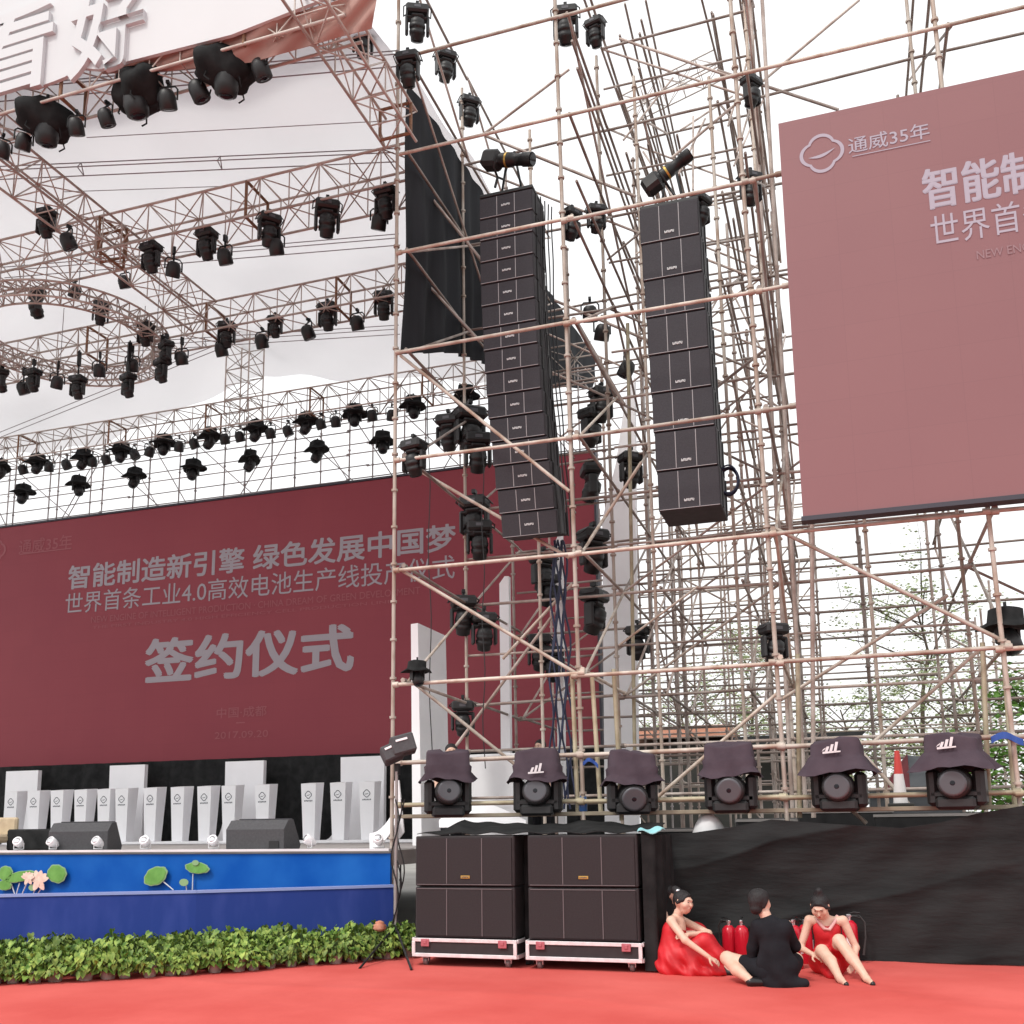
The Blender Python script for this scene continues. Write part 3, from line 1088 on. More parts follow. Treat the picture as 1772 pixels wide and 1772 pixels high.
TZ = 12.0
box_truss('front roof truss running under the white sign board', (-19, 10.42, TZ + .06), (-5.5, 10.42, TZ + .06), .48, .5)
box_truss('second roof truss from the front, carrying large moving lights', (-21, 13.65, TZ), (-5.95, 13.65, TZ), .66, .55)
box_truss('third roof truss, just behind the round truss', (-24, 16.8, TZ), (-5.95, 16.8, TZ), .62, .55)
box_truss('rearmost roof truss, above the big dark red screen', (-27, 21.1, TZ - .05), (-4.9, 21.1, TZ - .05), .66, .55, .02, .012)
box_truss('truss running from front to back across the other roof trusses', (-12.05, 10.75, TZ + .02), (-12.05, 16.5, TZ + .02), .56, .5)
box_truss('short truss beside the first scaffold pole, under the tan cloth', (-5.78, 9.3, TZ - .1), (-5.78, 12.5, TZ - .1), .5, .5)
box_truss('short lattice beam high up behind the two speaker columns', aY(1085, 190, 20.8), aY(1243, 112, 20.8), .45, .45, .016, .009, plates=False)
# lattice tower rising from the rear truss
TW = aY(422, 690, 21.9)
box_truss('lattice tower truss rising above the rear roof truss', (TW.x, 21.9, 12.3), (TW.x, 21.9, 15.2), .7, .4, .02, .012, plates=False, upv=Vector((0, 1, 0)))

# round truss
CC = Vector((-14.25, 15.15, 11.28))
RT = 1.78
t = thing('round_truss', 'round ring-shaped truss hanging between the second and third roof trusses', 'truss', CC)
n = 48
for dr in (-.15, .15):
    for dz in (-.15, .15):
        pts = [((RT + dr) * math.cos(2 * math.pi * i / n), (RT + dr) * math.sin(2 * math.pi * i / n), dz) for i in range(n + 1)]
        obj('chord', MB().path(pts, .02, 6), 'truss_metal', t)
mb = MB()
for i in range(n):
    a0, a1 = 2 * math.pi * i / n, 2 * math.pi * (i + 1) / n
    q = lambda a, r, z: ((RT + r) * math.cos(a), (RT + r) * math.sin(a), z)
    for (r0, z0), (r1, z1) in (((-.15, -.15), (.15, -.15)), ((.15, -.15), (.15, .15)), ((.15, .15), (-.15, .15)), ((-.15, .15), (-.15, -.15))):
        mb.tube(q(a0, r0, z0), q(a0, r1, z1), .011, n=4, cap=False)
        mb.tube(q(a0, r0, z0), q(a1, r1, z1), .011, n=4, cap=False)
obj('lacing', mb, 'truss_metal', t)
mb = MB()
for i in range(6):
    a = 2 * math.pi * i / 6 + .3
    mb.tube((RT * math.cos(a), RT * math.sin(a), .1), (RT * math.cos(a), RT * math.sin(a), 1.5), .008, n=4)
obj('hanging_wire', mb, 'wire', t)

# ---- roof cloth
back = [(-28, 13.4), (-24.96, 13.33), (-20.73, 13.24), (-17.92, 14.05), (-15.43, 14.54), (-11.11, 13.78), (-8.73, 13.33), (-5.9, 13.3)]
bx, bz = [q[0] for q in back], [q[1] for q in back]
grid = []
for j in range(40):
    v = j / 39
    row = []
    for i in range(70):
        u = i / 69
        x = -28 + 22.1 * u
        y = 10.35 + (24 - 10.35) * v
        z0, z1 = 12.75, np.interp(x, bx, bz)
        z = z0 + (z1 - z0) * v + .9 * math.sin(math.pi * v) - .16 * abs(math.sin(math.pi * v * 5)) - .06 * math.sin(x * 1.3 + y * .5) + .05 * math.sin(x * 3.1 - y) + .03 * math.sin(x * 2.2 + y * 2.9)
        row.append((x, y, z))
    grid.append(row)
cn = obj('roof_canopy', MB().sheet(grid, .006), 'canopy_cloth')
tag(cn, 'large white cloth canopy stretched over the stage and its trusses', 'canopy')

# light purlins under the cloth
for k, (l0, l1) in enumerate((((60, 300), (683, 272)), ((330, 448), (690, 418)), ((420, 128), (690, 104)), ((470, 588), (690, 574)))):
    a, b = aZ(*l0, 12.6), aZ(*l1, 12.6)
    d = (b - a).normalized()
    a = a - d * 4
    t = thing('roof_purlin', 'thin three-rod purlin under the white cloth, %s from the front' % ('second', 'third', 'first', 'fourth')[k], 'purlin', a, 0, 'thin purlins under the roof cloth')
    L = (b - a).length
    s_ = d.cross(Vector((0, 0, 1)))
    offs = (Vector((0, 0, .16)), s_ * .12, s_ * -.12)
    for q in offs:
        obj('rod', MB().tube(q, q + d * L, .010, n=5), 'wire', t)
    mb = MB()
    for i in range(1, int(L / 2.4)):
        for u in range(3):
            mb.tube(offs[u] + d * 2.4 * i, offs[(u + 1) % 3] + d * 2.4 * i, .009, n=4)
    obj('spacer', mb, 'wire', t)
for k, (l0, l1) in enumerate((((150, 238), (690, 208)), ((110, 332), (400, 322)))):
    a, b = aZ(*l0, 12.75), aZ(*l1, 12.75)
    tag(obj('roof_cable', MB().tube(Vector((0, 0, 0)), b - a, .007, n=5), 'wire', None, a), ('single thin steel cable under the front of the white cloth' if k == 0 else 'short thin steel cable beside the crossing truss'), 'cable', 'cables under the roof cloth')
for k, dy in enumerate((0, 9)):
    a, b = aZ(-10, 752 + dy, 12.9), aZ(392, 590 + dy, 12.9)
    tag(obj('roof_cable', MB().tube(Vector((0, 0, 0)), b - a, .011, n=5), 'wire', None, a), ('upper' if k == 0 else 'lower') + ' of two parallel slanting cables above the rear truss', 'cable', 'cables under the roof cloth')

# ---- sign board with big letters, tan cloth
FY = 10.1
fz = 12.12
t = thing('sign_board', 'white sign board with big raised white letters at the front of the roof', 'sign', (-12, FY, fz))
inv = -t.location
mb = MB()
bot = [(-26, fz)]
for px, py in ((-40, 178), (0, 160), (20, 150), (60, 152), (92, 141), (112, 133), (135, 117), (170, 120), (190, 116), (220, 106), (400, 60)):
    q = aY(px, py, FY)
    bot.append((q.x, q.z))
bot.append((-5.5, 12.10))
poly = [Vector((x, 0, z)) + Vector((inv.x, 0, inv.z)) for x, z in bot] + [Vector((-5.3 + inv.x, 0, 4.2)), Vector((-26 + inv.x, 0, 4.2))]
mb.prism(poly, (0, .05, 0))
obj('board', mb, 'white_fascia', t)
for ch, pl in (('看', (-58, 150, 92, 20)), ('好', (112, 128, 250, -42))):
    a, b = aY(pl[0], pl[1], FY - .08) + inv, aY(pl[2], pl[3], FY - .08) + inv
    mb = MB()
    h = 1.42
    z0 = (a.z + b.z) / 2 - h / 2
    text_fit(mb, ch, a.x, b.x, z0, z0 + h, -.002, .02, .032)
    obj('letter', mb, 'white_fascia', t)
tg = []
top = [(176, 123), (300, 85), (400, 55), (500, 26), (600, -4), (655, -22)]
low = [(178, 128), (300, 122), (435, 108), (520, 84), (595, 62), (643, 50)]
for v in range(9):
    row = []
    for i in range(41):
        u = i / 40 * 5
        k = min(4, int(u))
        f = u - k
        p0 = Vector(top[k]).lerp(Vector(top[k + 1]), f)
        p1 = Vector(low[k]).lerp(Vector(low[k + 1]), f)
        p = p0.lerp(p1, v / 8)
        q = aY(p.x, p.y, 10.16 + .16 * v / 8 + .03 * math.sin(i * .8 + v))
        row.append(q)
    tg.append(row)
tc_ = obj('tan_cloth', MB().sheet(tg, .008), 'tan_cloth')
tag(tc_, 'creased tan cloth hanging below the white sign board', 'cloth')

# ---- dark drape beside the first pole (hangs along the side of the stage)
DX = -5.87
out_top = [(704, 138), (770, 237), (835, 332), (930, 475), (1032, 622)]
out_bot = [(696, 612), (780, 610), (835, 627), (945, 668), (1028, 674)]
tg = []
H_, W_ = 26, 60
for j in range(H_):
    row = []
    for i in range(W_):
        u = i / (W_ - 1) * 4
        k = min(3, int(u))
        f = u - k
        a = aX(*Vector(out_top[k]).lerp(Vector(out_top[k + 1]), f), DX)
        b = aX(*Vector(out_bot[k]).lerp(Vector(out_bot[k + 1]), f), DX)
        y = a.y
        zz_ = a.z + (b.z - a.z) * j / (H_ - 1)
        row.append((DX + .05 * math.sin(y * 9 + .6 * math.sin(j * .3)) * (0.4 + j / H_), y + (b.y - a.y) * j / (H_ - 1), zz_))
    tg.append(row)
dr = obj('dark_drape', MB().sheet(tg, .008), 'dark_drape')
tag(dr, 'dark pointed drape hanging behind the first scaffold pole', 'drape')

# ================================================================== LIGHTS (moving heads and par cans)
def light_moving_head():
    t = thing('moving_head_light', 'black moving head stage light', 'stage light', group='black moving head lights')
    obj('clamp', MB().tube((0, 0, -.02), (0, 0, .09), .02, n=6).box((0, 0, .06), (.05, .09, .05)), 'black_metal', t)
    obj('base', MB().box((0, 0, -.09), (.36, .28, .15), bev=.03).box((0, 0, -.19), (.2, .18, .06), bev=.02), 'black_plastic', t)
    mb = MB()
    for s_ in (-1, 1):
        mb.box((s_ * .165, 0, -.34), (.05, .13, .30), bev=.02)
    mb.box((0, 0, -.215), (.36, .13, .05), bev=.02)
    obj('yoke', mb, 'black_plastic', t)
    for s_ in (-1, 1):
        obj('handle', MB().path([(s_ * .18, -.1, -.06), (s_ * .215, -.1, -.09), (s_ * .215, .1, -.09), (s_ * .18, .1, -.06)], .010, 5), 'black_metal', t)
    obj('display_panel', MB().box((0, -.142, -.09), (.10, .006, .045)), 'lens_rim', t)
    rot = Matrix.Rotation(R(24), 3, 'X')
    hd = obj('head', MB().lathe([(.06, .17), (.105, .14), (.118, .09), (.118, .07), (.126, .065), (.126, .02), (.118, .015), (.118, -.02), (.126, -.025), (.122, -.08), (.105, -.09), (.098, -.165), (.09, -.17)][::-1], 16, (0, 0, -.40), rot), 'black_plastic', t)
    c = Vector((0, 0, -.40)) + rot @ Vector((0, 0, -.175))
    obj('lens', MB().lathe([(.03, -.012), (.078, -.004), (.082, .01)], 16, c, rot), 'lens', hd)
    return Proto(t)


def light_covered():
    t = thing('covered_moving_light', 'black moving light under a flared rain cover', 'stage light', group='moving lights under flared covers')
    mb = MB()
    prof = [(.33, -.24), (.30, -.20), (.20, -.14), (.19, .0), (.15, .02)]
    n = 20
    vs = []
    for r, z in prof:
        for i in range(n):
            a = 2 * math.pi * i / n
            sq = 1 / max(abs(math.cos(a)), abs(math.sin(a))) ** .7
            wv = 1 + (.10 * math.sin(3 * a + 1) + .06 * math.sin(5 * a) if z < -.1 else 0)
            vs.append((r * sq * wv * math.cos(a), r * sq * wv * math.sin(a) * .85, z + (.03 * math.sin(4 * a + .7) if z < -.1 else 0)))
    fs = [(j * n + i, j * n + (i + 1) % n, (j + 1) * n + (i + 1) % n, (j + 1) * n + i) for j in range(4) for i in range(n)]
    mb.add(vs, fs, True)
    mb.add(vs[-n:], [tuple(range(n))])
    mb.add(vs[:n], [tuple(range(n))[::-1]])
    obj('rain_cover', mb, 'black_cloth', t)
    obj('clamp', MB().tube((0, 0, 0), (0, 0, .10), .022, n=6), 'black_metal', t)
    mb = MB().box((0, 0, -.225), (.35, .12, .04), bev=.015)
    for s_ in (-1, 1):
        mb.box((s_ * .155, 0, -.33), (.045, .12, .22), bev=.02)
    obj('yoke', mb, 'black_plastic', t)
    rot = Matrix.Rotation(R(-30), 3, 'X')
    hd = obj('head', MB().lathe([(.07, -.19), (.115, -.17), (.135, -.06), (.13, .08), (.08, .14)], 16, (0, 0, -.38), rot), 'black_plastic', t)
    c = Vector((0, 0, -.38)) + rot @ Vector((0, 0, -.195))
    obj('lens', MB().lathe([(.03, -.012), (.085, -.004), (.09, .01)], 16, c, rot), 'lens', hd)
    return Proto(t)


def light_par():
    t = thing('par_light', 'small black par can light', 'stage light', group='small black par cans')
    obj('clamp', MB().tube((0, 0, -.02), (0, 0, .06), .016, n=6).box((0, 0, .04), (.04, .07, .04)), 'black_metal', t)
    mb = MB()
    pts = [(.125, 0, -.20), (.125, 0, -.06), (.09, 0, -.015), (-.09, 0, -.015), (-.125, 0, -.06), (-.125, 0, -.20)]
    mb.path(pts, .012, 6)
    obj('bracket', mb, 'black_metal', t)
    rot = Matrix.Rotation(R(28), 3, 'X')
    bd = obj('can', MB().lathe([(.098, -.11), (.108, -.10), (.108, .04), (.085, .10), (.05, .125)], 14, (0, 0, -.2), rot), 'black_plastic', t)
    c = Vector((0, 0, -.2)) + rot @ Vector((0, 0, -.106))
    obj('lens', MB().lathe([(.03, -.006), (.085, -.002), (.088, .008)], 14, c, rot), 'lens', bd)
    return Proto(t)


def light_wrapped():
    t = thing('wrapped_light', 'big stage light wrapped in black cloth', 'stage light', group='big lights wrapped in black cloth')
    n, mth = 26, 14
    vs = []
    for j in range(mth + 1):
        ph = math.pi * j / mth
        for i in range(n):
            a = 2 * math.pi * i / n
            r = 1 + .12 * math.sin(3 * a + 2 * ph) + .09 * math.sin(5 * a - 3 * ph) + .05 * math.sin(9 * a + ph)
            vs.append((.40 * r * math.sin(ph) ** .8 * math.cos(a), .31 * r * math.sin(ph) ** .8 * math.sin(a), .27 * math.cos(ph) * (1 + .10 * math.sin(4 * a)) - .28))
    fs = [(j * n + i, (j + 1) * n + i, (j + 1) * n + (i + 1) % n, j * n + (i + 1) % n) for j in range(mth) for i in range(n)]
    obj('wrapping', MB().add(vs, fs, True), 'black_cloth', t)
    obj('clamp', MB().tube((0, 0, -.05), (0, 0, .12), .025, n=6), 'black_metal', t)
    rot = Matrix.Rotation(R(14), 3, 'X')
    hd = obj('head', MB().lathe([(.11, -.16), (.145, -.14), (.165, -.02), (.15, .1)], 18, (.02, -.05, -.54), rot), 'black_plastic', t)
    c = Vector((.02, -.05, -.54)) + rot @ Vector((0, 0, -.165))
    obj('lens', MB().lathe([(.05, -.012), (.10, -.004), (.105, .01)], 16, c, rot), 'lens', hd)
    for q in range(4):
        a = 1.57 * q + .6
        obj('cloth_tie', MB().path([(.30 * math.cos(a), .24 * math.sin(a), -.48), (.33 * math.cos(a), .26 * math.sin(a), -.56), (.29 * math.cos(a + .2), .23 * math.sin(a + .2), -.62)], .012, 5), 'black_cloth', t)
    return Proto(t)


MH, CV, PR, WR = light_moving_head(), light_covered(), light_par(), light_wrapped()
HALF = {'m': .30, 'c': .27, 'p': .17, 'w': .42}
KIND = {'m': (MH, 'black moving head light'), 'c': (CV, 'light in flared cover'), 'p': (PR, 'small black par can'), 'w': (WR, 'big light wrapped in black cloth')}


def hang(lst, Y, where, yaw=0.0, zc=None, sc=1.0):
    """lst: (kind, px, py[, size]) ; lights under a support at depth Y, labelled by their place in the row"""
    lst = sorted(lst, key=lambda q: q[1])
    cnt = {}
    for q in lst:
        k, px, py = q[:3]
        s_ = (q[3] if len(q) > 3 else 1.0) * sc
        p = aY(px, py, Y(px) if callable(Y) else Y)
        cnt[k] = cnt.get(k, 0) + 1
        pr, nm = KIND[k]
        tot = sum(1 for w_ in lst if w_[0] == k)
        pos = ORD[cnt[k] - 1] + ' from the left ' if tot > 1 else ''
        lab = '%s, %s%s' % (nm, pos.replace('from the left', 'from left'), where)
        o = pr.put(p + Vector((0, 0, HALF[k] * s_)), yaw + RNG.normal() * .45, lab, s_)
        if zc is not None:
            dz = zc - o.location.z
            if dz > .1:
                for c in kids_of(o):
                    if c.name.startswith('clamp'):
                        c.scale = (1, 1, max(1, dz / (.09 * s_)))


def kids_of(o):
    return [c for c in COL.objects if c.parent == o]


hang([('w', 79, 222, 1.0), ('w', 241, 172, 1.05), ('w', 389, 136, 1.0)], 10.42, 'under the front roof truss', 0, 11.7)
hang([('p', 4, 257), ('p', 41, 243), ('p', 132, 217), ('p', 184, 201), ('p', 290, 170, 1.1), ('p', 344, 154, 1.15), ('p', 452, 117, 1.1)], 10.42, 'under the front roof truss', .3, 11.7, 1.02)
hang([('m', 79, 387), ('p', 118, 415, 1.3)], 12.6, 'under the truss that crosses the others', 0, 11.75, .9)
hang([('m', 261, 447), ('m', 357, 424), ('m', 466, 400, 1.05), ('m', 566, 380, 1.15), ('m', 667, 352)], 13.5, 'under the second roof truss', 0, 11.7, .95)
hang([('p', 300, 464), ('p', 389, 442), ('p', 478, 425), ('p', 656, 381)], 13.6, 'under the second roof truss', .3, 11.7, 1.15)
hang([('m', 63, 527, 1.25), ('m', 174, 543), ('m', 251, 579), ('m', 287, 612), ('m', 279, 642), ('m', 221, 668), ('m', 134, 671), ('m', 57, 659), ('m', 2, 660)],
     lambda px: CC.y + (math.sqrt(max(0, RT ** 2 - .8)) * .2), 'on the round truss', 0, 11.15, .85)
hang([('p', 215, 486), ('p', 130, 504), ('p', 314, 618), ('p', 229, 630), ('p', 172, 639), ('p', 99, 660), ('p', 40, 670)], 15.6, 'on the round truss', .3, 11.2, 1.1)
hang([('m', 392, 580), ('m', 476, 566, .85), ('m', 567, 549, 1.05), ('m', 664, 530, 1.05)], 16.7, 'under the third roof truss', 0, 11.7, .95)
hang([('p', 383, 603), ('p', 453, 589), ('p', 533, 573), ('p', 618, 557)], 16.75, 'under the third roof truss', .2, 11.7, 1.2)
hang([('c', 2, 812), ('c', 65, 803), ('c', 144, 795), ('c', 210, 783), ('c', 284, 770), ('c', 363, 759), ('c', 443, 746), ('c', 530, 733), ('c', 614, 719), ('c', 715, 705), ('c', 806, 687)],
     21.1, 'under the rear roof truss', 0, 11.6, .95)
hang([('p', 40, 811), ('p', 85, 806), ('p', 115, 802), ('p', 160, 797), ('p', 184, 794), ('p', 233, 784), ('p', 259, 780), ('p', 310, 771), ('p', 336, 766), ('p', 389, 758), ('p', 415, 754), ('p', 468, 748),
      ('p', 498, 744), ('p', 555, 732), ('p', 581, 728), ('p', 644, 717), ('p', 678, 717)], 21.15, 'under the rear roof truss', 0, 11.6, 1.15)
hang([('c', 40, 855), ('c', 136, 841), ('c', 233, 827), ('c', 334, 813), ('c', 433, 798), ('c', 549, 782), ('c', 662, 766)], 22.2, 'on the grid above the dark red screen', 0, None, .98)
# lights fixed on the front scaffold
hang([('m', 776, 750, 1.1), ('m', 813, 745, 1.4), ('m', 827, 785, 1.2)], 15.2, 'on the scaffold left of the long speaker column', .5)
hang([('m', 821, 898, 1.3), ('m', 830, 936, 1.15)], 15.2, 'below the long speaker column', .5)
hang([('m', 802, 1066, 1.15), ('m', 838, 1094, 1.1)], 15.2, 'above the white fins behind the scaffold', .7)
hang([('m', 940, 991, 1.3), ('m', 948, 1022, 1.1)], 17.8, 'beside the hanging cable bundle, upper pair', .6)
hang([('m', 934, 1130, 1.2), ('m', 957, 1150, 1.15)], 17.8, 'beside the hanging cable bundle, lower pair', .6)
hang([('m', 801, 1244, 1.0)], 15.2, 'alone above the person on stage', .2)
hang([('m', 1027, 955, 1.3), ('m', 1029, 1060, 1.3)], 15.6, 'right of the second front pole', .9)
hang([('m', 1023, 838, 1.3), ('m', 1023, 742, 1.3), ('m', 1041, 702, 1.2), ('m', 1092, 815, 1.2)], 18.0, 'between the two speaker columns', .8)
hang([('m', 1104, 1113, 1.1)], 17.9, 'low in the dense scaffold', .2)
hang([('m', 716, 794, .95)], 12.75, 'on the first front pole beside the white sky', .2)
hang([('m', 722, 42, 1.0), ('m', 771, 116, .95), ('m', 812, 194, .95)], lambda px: 12.9 + (px - 722) * .028, 'along the sloping top edge of the dark drape', .9)
hang([('m', 706, 122, .9), ('m', 628, 76, .8)], 11.9, 'near the tan cloth corner', .3)
hang([('m', 979, 46, 1.05), ('m', 1030, 58, .8)], 13.6, 'at the very top of the scaffold', .3)
hang([('m', 989, 390, .9), ('m', 1032, 380, .8)], 14.5, 'between the tops of the speaker columns', .3)
hang([('m', 1301, 160, .8), ('m', 1299, 328, .85), ('m', 1214, 365, .8)], 13.5, 'beside the pole near the pink-red screen', .3)
hang([('p', 1021, 541), ('p', 1042, 573), ('p', 1084, 636)], 17.0, 'behind the scaffold between the speaker columns', .3, None, 1.3)
hang([('m', 1340, 1115, .95)], 13.4, 'on the rail under the pink-red screen', 1.2)
hang([('c', 1743, 1092, .95)], 13.0, 'at the far right scaffold pole', .2)
hang([('c', 722, 1165, .6)], 12.62, 'on the lowest cross tube of the first pole', .2)

# two follow spots on top of the speaker columns
def follow_spot():
    t = thing('follow_spot', 'long black spotlight with a tube lens', 'stage light', group='long spotlights above the speaker columns')
    mb = MB().box((-.22, 0, .0), (.30, .26, .26), bev=.05)
    obj('lamp_housing', mb, 'black_plastic', t)
    rot = Matrix.Rotation(R(90), 3, 'Y')
    tb = obj('lens_tube', MB().lathe([(.10, -.10), (.105, .12), (.085, .14), (.085, .30), (.10, .31), (.10, .46)], 16, (0, 0, 0), rot), 'black_metal', t)
    obj('lens', MB().lathe([(.02, .0), (.09, .003), (.092, .01)], 16, (.462, 0, 0), rot), 'lens', tb)
    obj('bracket', MB().path([(-.05, .16, .0), (-.05, .16, -.2), (-.05, 0, -.26), (-.05, -.16, -.2), (-.05, -.16, 0)], .016, 6).tube((-.05, 0, -.26), (-.05, 0, -.42), .02, n=6), 'black_metal', t)
    obj('warning_band', MB().lathe([(.108, .03), (.108, .06)], 16, (0, 0, 0), rot), 'badge_gold', tb)
    return Proto(t)


FS = follow_spot()
FS.put(aY(874, 277, 13.3), 0, 'long spotlight above the left speaker column, pointing to the right and down', 1.05, (0, R(17), -.15))
FS.put(aY(1150, 302, 13.3), 0, 'long spotlight above the right speaker column, tilted upward', .95, (0, R(-27), -.15))

# ================================================================== LINE ARRAYS
def badge_mb(mb, x, y, z, wd, ht):
    """row of small raised glyph strokes, too small to read in the photo"""
    n = 5
    for i in range(n):
        cx = x - wd / 2 + wd * (i + .5) / n
        mb.box((cx - wd * .06, y, z), (wd * .05, .006, ht))
        mb.box((cx, y, z + (ht * .38 if i % 2 else -ht * .38)), (wd * .14, .006, ht * .25))
        mb.box((cx + wd * .05, y, z), (wd * .04, .006, ht * (.9 if i % 3 else .5)))


def array_cab(w_, h_, d_, t, z, y, x, tilt, first):
    rot = Matrix.Rotation(tilt, 3, 'X')
    cab = obj('speaker_cabinet', MB().box((0, d_ / 2, 0), (w_, d_, h_ - .012), bev=.012), 'cabinet', t, (x, y, z))
    cab.rotation_euler = (tilt, 0, 0)
    obj('grille', MB().box((0, -.006, 0), (w_ - .03, .014, h_ - .04)), 'grille', cab)
    mb = MB()
    for q in (-.165, .165):
        mb.box((q * w_, -.014, 0), (.009, .008, h_ - .05))
    mb.box((0, -.014, -h_ / 2 + .016), (w_ - .03, .008, .007))
    obj('seam', mb, 'seam', cab)
    mb = MB()
    badge_mb(mb, 0, -.016, -h_ * .02 if h_ < .5 else -h_ * .28, .14, .030 if h_ < .5 else .036)
    obj('badge', mb, 'badge_white', cab)
    for s_ in (-1, 1):
        for q in (.25, .8):
            obj('rigging_plate', MB().box((s_ * (w_ / 2 + .008), d_ * q, 0), (.016, .055, h_ * .9)), 'black_metal', cab)


AY = 13.25
tl, bl, tr = aY(829, 345, AY), aY(862, 925, AY), aY(922, 333, AY)
t = thing('line_array', 'tall curved column of fifteen flat black speaker cabinets', 'speaker column', ((tl.x + tr.x) / 2, AY, bl.z))
H = tl.z - bl.z
N = 15
wd = (tr - tl).x * .99
z = H
y = 0.0
ang = 0.0
hc = H / N
for i in range(N):
    f = i / (N - 1)
    ang = -R(0.5 + 11 * max(0, f - .55) / .45)
    z -= hc * math.cos(ang) / 2
    y -= math.sin(ang) * hc / 2
    x = (bl.x - tl.x) * max(0, (f - .2) / .8) ** 1.4 * .85
    array_cab(wd, hc, .62, t, z, y, x, -ang, i == 0)
    z -= hc * math.cos(ang) / 2
    y -= math.sin(ang) * hc / 2
obj('hanging_frame', MB().box((0, .3, H + .04), (wd, .6, .06), bev=.01).tube((-.2, .3, H), (-.05, .3, H + .9), .02, n=6).tube((.2, .3, H), (.05, .3, H + .9), .02, n=6), 'black_metal', t)
mb = MB()
for k in range(4):
    pts = [(wd / 2 + .05 + .03 * k + .3 * (1 - i / 30) * 0 + (bl.x - tl.x) * .85 * max(0, (i / 30 - .2) / .8) ** 1.4, .25 + .1 * k + .03 * math.sin(i * .9 + k), H - i * H / 30) for i in range(31)]
    mb.path(pts, .011, 5)
obj('signal_cable', mb, 'black_cable', t)

tl, bl, tr = aY(1106, 362, AY), aY(1144, 893, AY), aY(1208, 346, AY)
t = thing('line_array', 'straight column of eight deep black bass speaker cabinets', 'speaker column', ((tl.x + tr.x) / 2, AY, bl.z + .06))
H = tl.z - bl.z - .06
wd = (tr - tl).x * 1.0
for i in range(8):
    hc = H / 8
    array_cab(wd, hc, .78, t, H - hc * (i + .5), 0, (bl.x - tl.x) * .8 * (i / 7), 0, i == 0)
obj('hanging_frame', MB().box((0, .4, H + .04), (wd, .7, .06), bev=.01).tube((-.2, .4, H), (-.05, .4, H + .9), .02, n=6).tube((.2, .4, H), (.05, .4, H + .9), .02, n=6), 'black_metal', t)

# coil of blue cable by the second column
mb = MB()
for k in range(5):
    pts = [(.13 * math.cos(a) * (1 + .1 * math.sin(k)), .03 * (k - 2), .19 * math.sin(a) * (1 + .08 * math.cos(2 * k))) for a in np.linspace(0, 6.283, 25)]
    mb.path(pts, .013, 5)
tag(obj('cable_coil', mb, 'blue_cable', None, aY(1261, 832, 13.7)), 'coil of blue cable hanging beside the bass speaker column', 'cable')
# hanging cable bundle
mb = MB()
for k in range(7):
    a, b = aY(958 + k * 3, 935, 14.2 + .04 * k), aY(952 + k * 7, 1400, 14.2 + .04 * k)
    pts = [a.lerp(b, i / 24) + Vector((.035 * math.sin(i * .9 + k * 2), .03 * math.cos(i * .7 + k), 0)) for i in range(25)]
    mb.path(pts, .016, 5)
tag(obj('cable_bundle', mb, 'blue_cable'), 'thick bundle of dark blue cables hanging down beside the second front pole', 'cable')
for k, (pts_, lab) in enumerate((([(740, 560), (742, 900), (746, 1300)], 'thin dark cable hanging straight down behind the first front pole'), ([(835, 780), (836, 1050), (838, 1330)], 'thin dark cable hanging under the left stage lights'))):
    mb = MB()
    p = [aY(x, y_, 14.0) for x, y_ in pts_]
    mb.path([p[0].lerp(p[2], i / 20) + Vector((.02 * math.sin(i), 0, 0)) for i in range(21)], .008, 5)
    tag(obj('hanging_cable', mb, 'black_cable'), lab, 'cable', 'thin cables hanging in the scaffold')

